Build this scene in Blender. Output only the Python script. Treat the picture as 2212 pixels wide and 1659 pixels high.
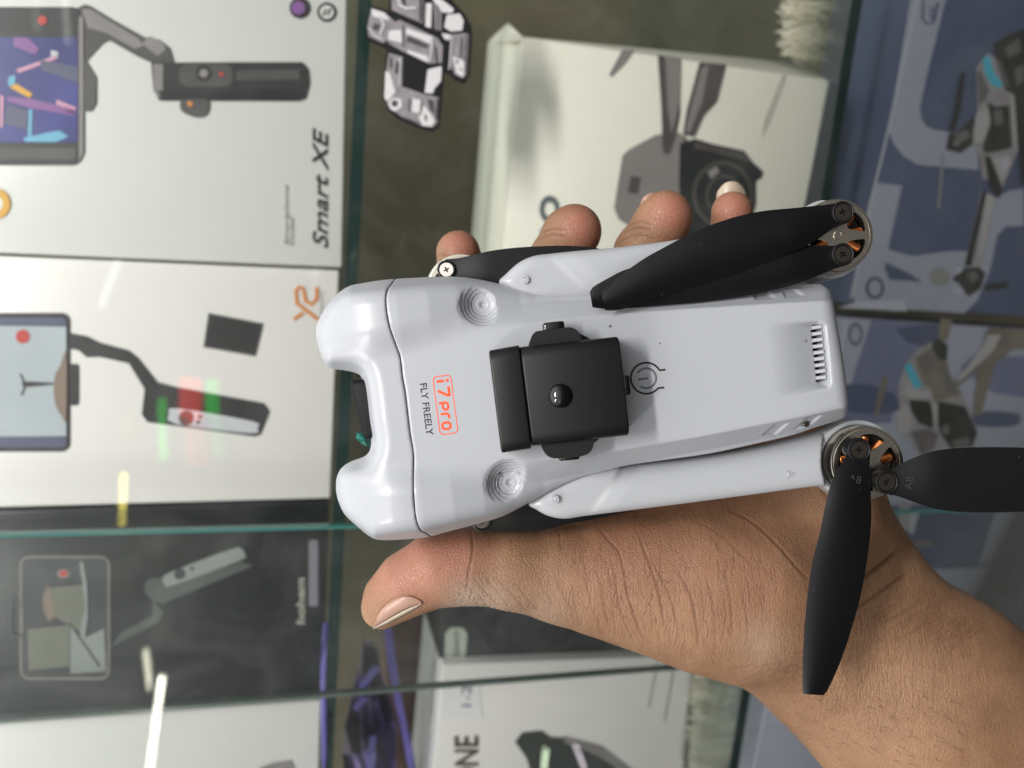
import bpy, bmesh, math, random
import numpy as np
from mathutils import Matrix, Vector

random.seed(7); np.random.seed(7)
for o in list(bpy.data.objects): bpy.data.objects.remove(o)
SC = bpy.context.scene
COL = SC.collection

# ------------------------------------------------------------------ camera
# The phone was held on its side: "up" in the shop is the photograph's left.
FPX = 1661.0; CX, CY = 1106.0, 829.5          # focal length / centre in units of a 2212 px wide picture
CAM = Vector((0.0, 0.0, 1.35))
def _n(v): return v / np.linalg.norm(v)
_d = _n(np.array((6000., 300., FPX)))              # straight down, seen in the camera (x right, y down, z ahead)
_h = np.array((-996., 10600., FPX)); _h = _n(_h - _d * (_h @ _d))   # along the case, to the photographer's left
_y = np.cross(_h, _d); _y = _y if _y[2] > 0 else -_y               # into the case
RV, UV, FV = (Vector((-_h[k], _y[k], -_d[k])) * (1, -1, 1)[k] for k in range(3))
CAMROT = Matrix((RV, UV, -FV)).transposed()
cd = bpy.data.cameras.new('camera'); cam = bpy.data.objects.new('camera', cd); COL.objects.link(cam)
cam.matrix_world = Matrix.Translation(CAM) @ CAMROT.to_4x4()
cd.sensor_width = 36.0; cd.lens = FPX / 2212 * 36.0
cd.clip_start = 0.01; cd.clip_end = 50
cd.dof.use_dof = True; cd.dof.focus_distance = 0.203; cd.dof.aperture_fstop = 11.5
SC.camera = cam

# ------------------------------------------------------------------ light
W = bpy.data.worlds.new('World'); SC.world = W; W.use_nodes = True
bg = W.node_tree.nodes['Background']; bg.inputs[1].default_value = 0.72
# room light: white ceiling above, duller walls, dark floor
_g = W.node_tree.nodes.new('ShaderNodeTexCoord'); _s = W.node_tree.nodes.new('ShaderNodeSeparateXYZ'); _r = W.node_tree.nodes.new('ShaderNodeValToRGB'); _m = W.node_tree.nodes.new('ShaderNodeMapRange')
_m.inputs[1].default_value = -1.0; _m.inputs[2].default_value = 1.0
W.node_tree.links.new(_g.outputs['Generated'], _s.inputs[0]); W.node_tree.links.new(_s.outputs[2], _m.inputs[0]); W.node_tree.links.new(_m.outputs[0], _r.inputs[0]); W.node_tree.links.new(_r.outputs[0], bg.inputs[0])
_e = _r.color_ramp.elements; _e[0].position = 0.30; _e[0].color = (0.06, 0.058, 0.055, 1); _e[1].position = 0.86; _e[1].color = (2.0, 2.02, 2.02, 1)
for _p, _c in ((0.50, (0.15, 0.15, 0.15, 1)), (0.66, (0.74, 0.75, 0.755, 1))): _x = _e.new(_p); _x.color = _c
def area(name, loc, target, sx, sy, power, color=(1, 0.97, 0.93)):
    l = bpy.data.lights.new(name, 'AREA'); l.shape = 'RECTANGLE'; l.size = sx; l.size_y = sy; l.energy = power; l.color = color
    o = bpy.data.objects.new(name, l); COL.objects.link(o); o.location = loc
    o.rotation_euler = (Vector(target) - Vector(loc)).to_track_quat('-Z', 'Y').to_euler(); return o
# ceiling tube fixtures above and a little behind the photographer
area('ceiling_lamp', (0.16, -0.36, 2.02), (0, 0.22, 1.33), 0.40, 0.05, 7.4)
area('ceiling_lamp', (-0.70, -0.55, 2.20), (0, 0.35, 1.25), 0.5, 0.07, 4.6)
SC.view_settings.view_transform = 'Standard'; SC.view_settings.look = 'None'
SC.view_settings.gamma = 1.0; SC.view_settings.exposure = 0.27; SC.view_settings.use_curve_mapping = False
SC.cycles.max_bounces = 8; SC.cycles.transparent_max_bounces = 16; SC.cycles.caustics_reflective = False; SC.cycles.caustics_refractive = False
SC.cycles.use_denoising = True; SC.cycles.sample_clamp_indirect = 4.0

# ------------------------------------------------------------------ materials
def lin(h):
    h = h.lstrip('#'); c = [int(h[i:i + 2], 16) / 255 for i in (0, 2, 4)]
    return tuple((x / 12.92 if x <= 0.04045 else ((x + 0.055) / 1.055) ** 2.4) for x in c)
MATS = {}
def mat(name, color, rough=0.5, metal=0.0, spec=0.5, noise=0.0, nscale=200.0, bump=0.0, bscale=800.0, emit=None, estr=1.0, coat=0.0, rvar=0.0):
    if name in MATS: return MATS[name]
    m = bpy.data.materials.new(name); m.use_nodes = True; nt = m.node_tree; b = nt.nodes['Principled BSDF']
    c = lin(color) if isinstance(color, str) else color
    b.inputs['Base Color'].default_value = (*c, 1); b.inputs['Roughness'].default_value = rough
    b.inputs['Metallic'].default_value = metal; b.inputs['Specular IOR Level'].default_value = spec
    b.inputs['Coat Weight'].default_value = coat
    tc = nt.nodes.new('ShaderNodeTexCoord')
    if noise > 0 or rvar > 0:
        n = nt.nodes.new('ShaderNodeTexNoise'); n.inputs['Scale'].default_value = nscale; n.inputs['Detail'].default_value = 4
        nt.links.new(tc.outputs['Object'], n.inputs['Vector'])
        if noise > 0:
            mx = nt.nodes.new('ShaderNodeMix'); mx.data_type = 'RGBA'
            mx.inputs[6].default_value = (*[x * (1 - noise) for x in c], 1); mx.inputs[7].default_value = (*[min(1, x * (1 + noise)) for x in c], 1)
            nt.links.new(n.outputs['Fac'], mx.inputs[0]); nt.links.new(mx.outputs[2], b.inputs['Base Color'])
        if rvar > 0:
            mr = nt.nodes.new('ShaderNodeMapRange'); mr.inputs[1].default_value = 0.3; mr.inputs[2].default_value = 0.7
            mr.inputs[3].default_value = max(0.02, rough - rvar); mr.inputs[4].default_value = rough + rvar
            nt.links.new(n.outputs['Fac'], mr.inputs[0]); nt.links.new(mr.outputs[0], b.inputs['Roughness'])
    if bump > 0:
        n2 = nt.nodes.new('ShaderNodeTexNoise'); n2.inputs['Scale'].default_value = bscale; n2.inputs['Detail'].default_value = 3
        nt.links.new(tc.outputs['Object'], n2.inputs['Vector'])
        bp = nt.nodes.new('ShaderNodeBump'); bp.inputs['Strength'].default_value = bump; bp.inputs['Distance'].default_value = 0.0002
        nt.links.new(n2.outputs['Fac'], bp.inputs['Height']); nt.links.new(bp.outputs[0], b.inputs['Normal'])
    if emit:
        b.inputs['Emission Color'].default_value = (*(lin(emit) if isinstance(emit, str) else emit), 1); b.inputs['Emission Strength'].default_value = estr
    MATS[name] = m; return m

M_SHELL = mat('drone_grey_plastic', '#9d9fa4', 0.31, noise=0.01, nscale=90, bump=0.05, bscale=3200)
M_ARM = mat('arm_grey_plastic', '#a1a3a7', 0.32, noise=0.01, nscale=90, bump=0.05, bscale=3200)
M_BLADE = mat('blade_black_plastic', '#0e0e10', 0.34, spec=0.38, noise=0.05, nscale=150, bump=0.08, bscale=3000)
M_SENSOR = mat('sensor_black_plastic', '#0f0f10', 0.42, spec=0.34, noise=0.2, nscale=160, bump=0.12, bscale=2200)
M_GLOSS = mat('gloss_black', '#060607', 0.06, coat=0.5)
M_CHROME = mat('motor_nickel', '#e2d9c9', 0.24, metal=1.0, noise=0.08, nscale=400)
M_CHROMEB = mat('motor_nickel_bright', '#e4dccb', 0.16, metal=1.0, noise=0.06, nscale=400)
M_SCREW = mat('screw_steel', '#6d665f', 0.33, metal=1.0, noise=0.15, nscale=900)
M_SCREWB = mat('screw_steel_bright', '#e6dcd4', 0.35, metal=0.8, noise=0.1, nscale=900)
M_COPPER = mat('copper_wire', '#dd8a55', 0.34, metal=1.0, noise=0.25, nscale=1500)
M_DARK = mat('dark_recess', '#0b0b0c', 0.7)
M_INK_ORANGE = mat('ink_orange', '#e04a18', 0.5)
M_INK_BLACK = mat('ink_black', '#1c1c20', 0.5)
M_INK_GREY = mat('ink_grey', '#595a5e', 0.5)

def add_specks(m, scale, size, color):                                # a few stray specks of dust
    nt = m.node_tree; b = nt.nodes['Principled BSDF']; tc = nt.nodes.new('ShaderNodeTexCoord'); v = nt.nodes.new('ShaderNodeTexVoronoi'); v.inputs['Scale'].default_value = scale; nt.links.new(tc.outputs['Object'], v.inputs['Vector'])
    lt = nt.nodes.new('ShaderNodeMath'); lt.operation = 'LESS_THAN'; lt.inputs[1].default_value = size; nt.links.new(v.outputs['Distance'], lt.inputs[0])
    sc = nt.nodes.new('ShaderNodeSeparateColor'); nt.links.new(v.outputs['Color'], sc.inputs[0]); gt = nt.nodes.new('ShaderNodeMath'); gt.operation = 'GREATER_THAN'; gt.inputs[1].default_value = 0.55; nt.links.new(sc.outputs[0], gt.inputs[0])
    ml = nt.nodes.new('ShaderNodeMath'); ml.operation = 'MULTIPLY'; nt.links.new(lt.outputs[0], ml.inputs[0]); nt.links.new(gt.outputs[0], ml.inputs[1])
    mx = nt.nodes.new('ShaderNodeMix'); mx.data_type = 'RGBA'; old = b.inputs['Base Color'].links[0].from_socket; nt.links.new(old, mx.inputs[6]); mx.inputs[7].default_value = (*color, 1); nt.links.new(ml.outputs[0], mx.inputs[0]); nt.links.new(mx.outputs[2], b.inputs['Base Color'])
add_specks(M_SHELL, 75, 0.028, (0.09, 0.085, 0.08)); add_specks(M_SENSOR, 260, 0.06, (0.09, 0.088, 0.085)); add_specks(M_BLADE, 300, 0.05, (0.05, 0.05, 0.05))

# ------------------------------------------------------------------ frames and helpers
D0 = 200.0                                          # mm from the lens to the drone's top plate
HELD = Matrix.Translation(CAM + FV * (D0 / 1000)) @ CAMROT.to_4x4()   # frame of the thing held in front of the lens, metres
def L(px, py, h): d = D0 - h; return np.array(((px - CX) * d / FPX, -(py - CY) * d / FPX, h))
def LA(pts, h): return np.array([L(p[0], p[1], h)[:2] for p in pts])
def ray(px, py): return RV * ((px - CX) / FPX) - UV * ((py - CY) / FPX) + FV
def at(px, py, Y):                                  # where the sight line through a picture point meets the upright plane y = Y
    r = ray(px, py); return CAM + r * (Y / r.y)

def plane_at(px, py, n, p0):                        # the same for any plane through p0 with normal n
    r = ray(px, py); return CAM + r * ((p0 - CAM).dot(n) / r.dot(n))

def props(o, label=None, cat=None, group=None, kind=None):
    if label: o['label'] = label
    if cat: o['category'] = cat
    if group: o['group'] = group
    if kind: o['kind'] = kind
    return o
def link(name, me, m=None, parent=None, matrix=None):
    o = bpy.data.objects.new(name, me); COL.objects.link(o)
    if m is not None and not me.materials: me.materials.append(m)
    if parent is not None: o.parent = parent
    if matrix is not None: o.matrix_world = matrix
    return o
def mesh(name, verts, faces, smooth=True, flip=False):
    me = bpy.data.meshes.new(name)
    if isinstance(verts, np.ndarray): verts = verts.tolist()
    me.from_pydata(verts, [], faces if not isinstance(faces, np.ndarray) else faces.tolist())
    if flip: me.flip_normals()
    if smooth: me.polygons.foreach_set('use_smooth', [True] * len(me.polygons))
    me.update(); return me
def bm_mesh(name, bm, smooth=False, angle=None):
    bmesh.ops.recalc_face_normals(bm, faces=bm.faces[:])
    me = bpy.data.meshes.new(name); bm.to_mesh(me); bm.free()
    if smooth:
        me.polygons.foreach_set('use_smooth', [True] * len(me.polygons))
        if angle is not None: me.set_sharp_from_angle(angle=math.radians(angle))
    return me
def empty(name, matrix):
    o = bpy.data.objects.new(name, None); COL.objects.link(o); o.matrix_world = matrix; o.empty_display_size = 0.01; return o

# ---- signed distance modelling
def smax(a, b, k):
    h = np.maximum(k - np.abs(a - b), 0) / k; return np.maximum(a, b) + h * h * k * 0.25
def smin(a, b, k): return -smax(-a, -b, k)
def spline(pts, n=6, closed=True):
    P = np.array(pts, float); N = len(P); out = []
    rng = range(N) if closed else range(N - 1)
    for i in rng:
        if closed: p0, p1, p2, p3 = P[i - 1], P[i], P[(i + 1) % N], P[(i + 2) % N]
        else: p0, p1, p2, p3 = P[max(i - 1, 0)], P[i], P[i + 1], P[min(i + 2, N - 1)]
        for t in np.linspace(0, 1, n, endpoint=False):
            out.append(0.5 * ((2 * p1) + (-p0 + p2) * t + (2 * p0 - 5 * p1 + 4 * p2 - p3) * t * t + (-p0 + 3 * p1 - 3 * p2 + p3) * t ** 3))
    if not closed: out.append(P[-1])
    return np.array(out)
def sd_poly(X, Y, P):
    d = np.full(X.shape, 1e9); s = np.ones(X.shape)
    N = len(P)
    for i in range(N):
        a, b = P[i], P[i - 1]
        ex, ey = b[0] - a[0], b[1] - a[1]; wx, wy = X - a[0], Y - a[1]
        t = np.clip((wx * ex + wy * ey) / (ex * ex + ey * ey + 1e-12), 0, 1)
        bx, by = wx - ex * t, wy - ey * t
        d = np.minimum(d, bx * bx + by * by)
        c1 = Y >= a[1]; c2 = Y < b[1]; c3 = ex * wy > ey * wx
        s = np.where((c1 & c2 & c3) | (~c1 & ~c2 & ~c3), -s, s)
    return s * np.sqrt(d)
def trilin(F, o, h, P):
    q = (P - o) / h; i = np.clip(np.floor(q).astype(int), 0, np.array(F.shape) - 2); f = np.clip(q - i, 0, 1)
    x, y, z = i.T; fx, fy, fz = f.T; r = 0
    for dx in (0, 1):
        for dy in (0, 1):
            for dz in (0, 1):
                r = r + F[x + dx, y + dy, z + dz] * (fx if dx else 1 - fx) * (fy if dy else 1 - fy) * (fz if dz else 1 - fz)
    return r
def nets(F, o, h, iters=2):
    F = F.astype(np.float32); ins = F < 0
    c = np.zeros(tuple(np.array(F.shape) - 1), np.int8)
    for dx in (0, 1):
        for dy in (0, 1):
            for dz in (0, 1):
                c += ins[dx:F.shape[0] - 1 + dx, dy:F.shape[1] - 1 + dy, dz:F.shape[2] - 1 + dz]
    act = (c > 0) & (c < 8); idx = np.argwhere(act); vid = np.full(act.shape, -1, np.int64); vid[act] = np.arange(len(idx))
    acc = np.zeros((len(idx), 3)); cnt = np.zeros(len(idx))
    cor = [(a, b, d) for a in (0, 1) for b in (0, 1) for d in (0, 1)]
    for a in cor:
        for ax in range(3):
            if a[ax] == 1: continue
            b = list(a); b[ax] = 1
            fa = F[idx[:, 0] + a[0], idx[:, 1] + a[1], idx[:, 2] + a[2]]; fb = F[idx[:, 0] + b[0], idx[:, 1] + b[1], idx[:, 2] + b[2]]
            mk = (fa < 0) != (fb < 0); t = np.where(mk, fa / (fa - fb + 1e-12), 0)
            p = np.array(a, float)[None, :] * np.ones((len(idx), 1)); p[:, ax] += t
            acc += p * mk[:, None]; cnt += mk
    V = (idx + acc / cnt[:, None]) * h + o
    e = 0.5 * h
    for _ in range(iters):
        f = trilin(F, o, h, V)
        g = np.stack([trilin(F, o, h, V + np.eye(3)[k] * e) - trilin(F, o, h, V - np.eye(3)[k] * e) for k in range(3)], 1) / (2 * e)
        st = -(f / np.maximum((g * g).sum(1), 0.15))[:, None] * g
        V = V + np.clip(st, -0.5 * h, 0.5 * h)
    Q = []
    for ax in range(3):
        u, v = (ax + 1) % 3, (ax + 2) % 3
        s0 = [slice(None)] * 3; s1 = [slice(None)] * 3
        s0[ax] = slice(0, -1); s1[ax] = slice(1, None)
        a = ins[tuple(s0)]; b = ins[tuple(s1)]; ch = a != b
        ii = np.argwhere(ch); ii = ii[(ii[:, u] > 0) & (ii[:, v] > 0) & (ii[:, u] < F.shape[u] - 1) & (ii[:, v] < F.shape[v] - 1)]
        fl = a[tuple(ii.T)]
        def vv(du, dv):
            k = ii.copy(); k[:, u] += du; k[:, v] += dv; return vid[tuple(k.T)]
        q = np.stack([vv(-1, -1), vv(0, -1), vv(0, 0), vv(-1, 0)], 1)
        q[~fl] = q[~fl][:, ::-1]; Q.append(q)
    return V, np.concatenate(Q)
def grid(lo, hi, h):
    n = [int(math.ceil((hi[k] - lo[k]) / h)) + 1 for k in range(3)]
    return [lo[k] + np.arange(n[k]) * h for k in range(3)]
def field_hit(F, o, h, px, py, h0, h1, step=0.15):  # height at which the sight line through a picture point enters a field
    px = np.atleast_1d(px).astype(float); py = np.atleast_1d(py).astype(float)
    res = np.full(px.shape, np.nan); zz = h0
    while zz > h1:
        todo = np.isnan(res)
        if not todo.any(): break
        d = D0 - zz
        P = np.stack([(px - CX) * d / FPX, -(py - CY) * d / FPX, np.full(px.shape, zz)], 1)
        f = trilin(F, o, h, P); hit = todo & (f < 0); res[hit] = zz + step * 0.5; zz -= step
    return res

# ---- small solids in a local millimetre frame
def lathe_mesh(name, prof, n=40, c=(0, 0, 0), angle=35, caps=True):
    V = []; Fs = []
    for r, z in prof:
        for k in range(n):
            t = 2 * math.pi * k / n; V.append(((c[0] + r * math.cos(t)) / 1000, (c[1] + r * math.sin(t)) / 1000, (c[2] + z) / 1000))
    for i in range(len(prof) - 1):
        for k in range(n): Fs.append((i * n + k, i * n + (k + 1) % n, (i + 1) * n + (k + 1) % n, (i + 1) * n + k))
    if caps: Fs.append(tuple(range(n))[::-1]); Fs.append(tuple(range((len(prof) - 1) * n, len(prof) * n)))
    me = mesh(name, V, Fs); me.set_sharp_from_angle(angle=math.radians(angle))
    bm = bmesh.new(); bm.from_mesh(me); bmesh.ops.recalc_face_normals(bm, faces=bm.faces[:]); bm.to_mesh(me); bm.free()
    return me
def plate_mesh(name, outer, holes, z0, z1, smooth=True):   # a plate with through holes
    bm = bmesh.new(); loops = []
    for lp in [outer] + holes:
        vs = [bm.verts.new((p[0] / 1000, p[1] / 1000, z1 / 1000)) for p in lp]; es = [bm.edges.new((vs[i], vs[(i + 1) % len(vs)])) for i in range(len(vs))]; loops += es
    bmesh.ops.triangle_fill(bm, edges=loops, use_beauty=True, use_dissolve=False)
    top = bm.faces[:]
    r = bmesh.ops.extrude_face_region(bm, geom=top)
    bmesh.ops.translate(bm, verts=[v for v in r['geom'] if isinstance(v, bmesh.types.BMVert)], vec=(0, 0, (z0 - z1) / 1000))
    return bm_mesh(name, bm, smooth, 30)
def box_bm(bm, lo, hi):
    vs = [bm.verts.new((x, y, z)) for x in (lo[0], hi[0]) for y in (lo[1], hi[1]) for z in (lo[2], hi[2])]
    for f in ((0, 1, 3, 2), (4, 6, 7, 5), (0, 4, 5, 1), (2, 3, 7, 6), (0, 2, 6, 4), (1, 5, 7, 3)): bm.faces.new([vs[i] for i in f])
def ribbon(pts, w, closed=False):                   # flat stroke outline as a strip of quads: 2D points
    P = np.array(pts, float); N = len(P); V = []; Fs = []
    for i in range(N):
        a = P[i - 1] if (i > 0 or closed) else P[i]; b = P[(i + 1) % N] if (i < N - 1 or closed) else P[i]
        t = b - a; t = t / (np.linalg.norm(t) + 1e-9); n = np.array((-t[1], t[0]))
        V += [P[i] + n * w / 2, P[i] - n * w / 2]
    for i in range(N if closed else N - 1):
        j = (i + 1) % N; Fs.append((2 * i, 2 * i + 1, 2 * j + 1, 2 * j))
    return V, Fs
def text_flat(s, bold=0.0, shear=0.0):
    cu = bpy.data.curves.new('t', 'FONT'); cu.body = s; cu.size = 1.0; cu.offset = bold; cu.shear = shear; cu.resolution_u = 3
    ob = bpy.data.objects.new('t', cu); COL.objects.link(ob)
    dg = bpy.context.evaluated_depsgraph_get(); me = ob.evaluated_get(dg).to_mesh()
    V = np.array([v.co[:2] for v in me.vertices]); Fs = [tuple(p.vertices) for p in me.polygons]
    bpy.data.objects.remove(ob); return V, Fs
def arc(c, r, a0, a1, n=30): return [(c[0] + r * math.cos(math.radians(a)), c[1] + r * math.sin(math.radians(a))) for a in np.linspace(a0, a1, n)]
def merge(parts):
    V = []; Fs = []
    for v, f in parts:
        n = len(V); V += [tuple(p) for p in v]; Fs += [tuple(i + n for i in q) for q in f]
    return V, Fs
UPV, LEFT = (0, -1), (-1, 0)

# ================================================================== THE DISPLAY CASE
Y_GLASS = 0.405; Y_BOX = 0.44; Y_LOW = 0.47; Y_BACK = 0.80
def quad_box(name, quad, Y, depth, m, parent=None, bev=0.0012, matrix=True):   # front face from four picture corners on the plane y = Y
    f = [at(x, y, Y) for x, y in quad]; bm = bmesh.new()
    a = [bm.verts.new(p) for p in f]; b_ = [bm.verts.new(p + Vector((0, depth, 0))) for p in f]
    bm.faces.new(a); bm.faces.new(b_[::-1])
    for i in range(4): bm.faces.new((a[i], b_[i], b_[(i + 1) % 4], a[(i + 1) % 4]))
    if bev: bmesh.ops.bevel(bm, geom=bm.edges[:], offset=bev, segments=3, profile=0.5, affect='EDGES')
    return link(name, bm_mesh(name, bm, True, 35), m, parent)
LEAN = {}
def flat_print(name, V2, Fs, Y, m, parent, lift=0.0006):
    if Y in LEAN: n_, p0_ = LEAN[Y]; P = [plane_at(x, y, n_, p0_) + n_ * (lift * (1 if n_.y < 0 else -1)) for x, y in V2]
    else: P = [at(x, y, Y - lift) for x, y in V2]
    return link(name, mesh(name, [tuple(p) for p in P], Fs, False), m, parent)
def poly(name, pts, Y, m, parent, lift=0.0006, smooth=0):
    pts = spline(pts, smooth) if smooth else pts; return flat_print(name, pts, [tuple(range(len(pts)))], Y, m, parent, lift)
def rrect(x0, y0, x1, y1, r, n=5):
    out = []
    for cx_, cy_, a0 in ((x1 - r, y1 - r, 0), (x0 + r, y1 - r, 90), (x0 + r, y0 + r, 180), (x1 - r, y0 + r, 270)):
        for t in np.linspace(0, 90, n): out.append((cx_ + r * math.cos(math.radians(a0 + t)), cy_ + r * math.sin(math.radians(a0 + t))))
    return out
def disc(cx_, cy_, r, n=28, ry=None): return [(cx_ + r * math.cos(t), cy_ + (ry or r) * math.sin(t)) for t in np.linspace(0, 2 * math.pi, n, endpoint=False)]
def stroke(name, pts, w, Y, m, parent, lift=0.0008, closed=False): V, Fs = ribbon(pts, w, closed); return flat_print(name, V, Fs, Y, m, parent, lift)
def words(name, s, start, d, up, size, Y, m, parent, bold=0.0, shear=0.0, width=None, lift=0.0009):
    V, Fs = text_flat(s, bold, shear); xs = V[:, 0] * size
    if width: xs = (V[:, 0] - V[:, 0].min()) / (V[:, 0].max() - V[:, 0].min()) * width
    P = np.array(start)[None] + xs[:, None] * np.array(d) + (V[:, 1] * size)[:, None] * np.array(up); return flat_print(name, P, Fs, Y, m, parent, lift)
M_CARD = mat('card_pale', '#dee0dc', 0.30, noise=0.02, nscale=25, coat=0.1); M_CARD2 = mat('card_white', '#edebe8', 0.32, noise=0.02, nscale=25, coat=0.1); M_CARDW = mat('card_warm', '#f3f0e2', 0.4, noise=0.02, nscale=20)
M_BLACKCARD = mat('card_black', '#1a1d20', 0.3, noise=0.25, nscale=40); M_PBLACK = mat('print_black', '#262628', 0.4, noise=0.5, nscale=28); M_PDARK = mat('print_dark_grey', '#4c4a49', 0.4, noise=0.45, nscale=36)
M_PGREY = mat('print_grey', '#8b8786', 0.4, noise=0.3, nscale=50); M_PLIGHT = mat('print_light', '#c9cbd2', 0.4); M_PORANGE = mat('print_orange', '#d98b4a', 0.4); M_PYEL = mat('print_yellow', '#e0a92e', 0.4)
M_PBLUE = mat('print_indigo', '#3a3d86', 0.35, noise=0.7, nscale=35); M_PPUR = mat('print_purple', '#8a5c9c', 0.4); M_PPINK = mat('print_pink', '#d49cb8', 0.4); M_PCYAN = mat('print_cyan', '#6cb4d4', 0.4); M_PRED = mat('print_red', '#c23a35', 0.4)
M_PSKY = mat('print_sky', '#b4bec4', 0.4, noise=0.1, nscale=50); M_PROCK = mat('print_rock', '#8a786a', 0.4, noise=0.2, nscale=300); M_PNAVY = mat('print_navy', '#545873', 0.4)
M_DEEP = mat('print_deep_black', '#161617', .4); M_SHELFEDGE = mat('shelf_glass_edge', '#12302c', 0.12); M_BACKP = mat('back_panel_olive', '#6c654f', 0.35, noise=0.28, nscale=9, rvar=0.1)
M_FRAME = mat('aluminium_trim', '#9aa298', 0.35, metal=0.6)

# ---- back panel and glass shelves (fixed parts of the case)
case = empty('display_case', Matrix.Translation(Vector((0, Y_BACK, CAM.z - 1.8))))
props(case, 'glass display case with shelves behind sliding glass panes, olive back panel', 'display case')
def cpart(name, me, m): o = link(name, me, m); o.parent = case; o.matrix_parent_inverse = case.matrix_world.inverted(); return o
def cbox(name, lo, hi, m, bev=0.0):
    bm = bmesh.new(); box_bm(bm, lo, hi)
    if bev: bmesh.ops.bevel(bm, geom=bm.edges[:], offset=bev, segments=2, profile=0.5, affect='EDGES')
    return cpart(name, bm_mesh(name, bm, bool(bev), 35), m)
bpy.context.view_layer.update()
cbox('back_panel', (-1.2, Y_BACK, CAM.z - 1.8), (1.2, Y_BACK + 0.01, CAM.z + 0.6), M_BACKP)
def thin_glass(name, refl, tint, rough=0.0, top=0.85):
    m = bpy.data.materials.new(name); m.use_nodes = True; nt = m.node_tree; nt.nodes.clear(); N = nt.nodes.new
    o = N('ShaderNodeOutputMaterial'); t = N('ShaderNodeBsdfTransparent'); t.inputs[0].default_value = (*tint, 1); g = N('ShaderNodeBsdfGlossy'); g.inputs['Roughness'].default_value = rough
    lw = N('ShaderNodeLayerWeight'); lw.inputs[0].default_value = 0.22; mr = N('ShaderNodeMapRange'); mr.inputs[1].default_value = 0; mr.inputs[2].default_value = 1; mr.inputs[3].default_value = refl; mr.inputs[4].default_value = top
    nt.links.new(lw.outputs['Fresnel'], mr.inputs[0]); mx = N('ShaderNodeMixShader'); nt.links.new(mr.outputs[0], mx.inputs[0]); nt.links.new(t.outputs[0], mx.inputs[1]); nt.links.new(g.outputs[0], mx.inputs[2]); 
    tc = N('ShaderNodeTexCoord'); ns = N('ShaderNodeTexNoise'); ns.inputs['Scale'].default_value = 22; ns.inputs['Detail'].default_value = 7; ns.inputs['Roughness'].default_value = 0.7; ns.inputs['Distortion'].default_value = 1.2; nt.links.new(tc.outputs['Object'], ns.inputs['Vector'])
    r2 = N('ShaderNodeMapRange'); r2.inputs[1].default_value = 0.45; r2.inputs[2].default_value = 0.85; r2.inputs[3].default_value = 0.004; r2.inputs[4].default_value = 0.035; nt.links.new(ns.outputs['Fac'], r2.inputs[0])
    df = N('ShaderNodeBsdfDiffuse'); df.inputs[0].default_value = (0.8, 0.82, 0.8, 1); m2 = N('ShaderNodeMixShader'); nt.links.new(r2.outputs[0], m2.inputs[0]); nt.links.new(mx.outputs[0], m2.inputs[1]); nt.links.new(df.outputs[0], m2.inputs[2]); nt.links.new(m2.outputs[0], o.inputs[0]); return m
M_GLASS = thin_glass('clear_glass', 0.015, (0.988, 0.995, 0.99)); M_SHELF = thin_glass('shelf_glass', 0.06, (0.92, 0.96, 0.945), 0.02, 0.3)
M_GEDGE = mat('glass_edge_teal', '#3d6f69', 0.1, spec=0.6); M_GEDGE2 = mat('glass_edge_grey', '#67756f', 0.12, spec=0.6)
def shelf(front_line, Yf, thick, depth, e0=0.25, e1=0.25):
    (xa, ya), (xb, yb) = front_line; a, b_ = at(xa, ya, Yf), at(xb, yb, Yf); d = (b_ - a); a = a - d * e0; b_ = b_ + d * e1
    dn = Vector((0, 0, -thick)); bk = Vector((0, depth, 0)); bm = bmesh.new()
    vs = [bm.verts.new(p) for p in (a, b_, b_ + dn, a + dn, a + bk, b_ + bk, b_ + bk + dn, a + bk + dn)]
    for q in ((0, 1, 2, 3), (5, 4, 7, 6), (4, 5, 1, 0), (3, 2, 6, 7), (1, 5, 6, 2), (4, 0, 3, 7)): bm.faces.new([vs[i] for i in q])
    o = cpart('shelf', bm_mesh('shelf', bm), M_SHELF)
    bm = bmesh.new(); f = Vector((0, -0.0012, 0)); vs = [bm.verts.new(p) for p in (a + f, b_ + f, b_ + dn + f, a + dn + f, a - f * .2, b_ - f * .2, b_ + dn - f * .2, a + dn - f * .2)]
    for q in ((0, 1, 2, 3), (5, 4, 7, 6), (4, 5, 1, 0), (3, 2, 6, 7), (1, 5, 6, 2), (4, 0, 3, 7)): bm.faces.new([vs[i] for i in q])
    e = link('front_edge', bm_mesh('front_edge', bm), M_SHELFEDGE, o); return o
shelf(((774, 0), (694, 1659)), 0.425, 0.0066, 0.36)
shelf(((1840, 0), (1776, 400)), 0.425, 0.0066, 0.36, 1.2, 4.0)
# sliding panes: free edges run up the case
def pane(edge, side, Y, name, em):
    (xa, ya), (xb, yb) = edge; a, b_ = at(xa, ya, Y), at(xb, yb, Y); d = (b_ - a); a = a - d * 0.4; b_ = b_ + d * 0.7; far = Vector((0.95 * side, 0, 0)); th = Vector((0, 0.005, 0))
    bm = bmesh.new(); vs = [bm.verts.new(p) for p in (a, b_, b_ + far, a + far, a + th, b_ + th, b_ + far + th, a + far + th)]
    for q in ((0, 1, 2, 3), (5, 4, 7, 6)): bm.faces.new([vs[i] for i in q])
    o = cpart('sliding_pane', bm_mesh('sliding_pane', bm), M_GLASS); o['label'] = name
    w = Vector((-0.0016 * side, 0, 0)); bm = bmesh.new(); vs = [bm.verts.new(p) for p in (a, b_, b_ + th, a + th, a + w, b_ + w, b_ + th + w, a + th + w)]
    for q in ((0, 1, 2, 3), (5, 4, 7, 6), (4, 5, 1, 0), (3, 2, 6, 7), (1, 5, 6, 2), (4, 0, 3, 7)): bm.faces.new([vs[i] for i in q])
    link('polished_edge', bm_mesh('polished_edge', bm), em, o); return o
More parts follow.
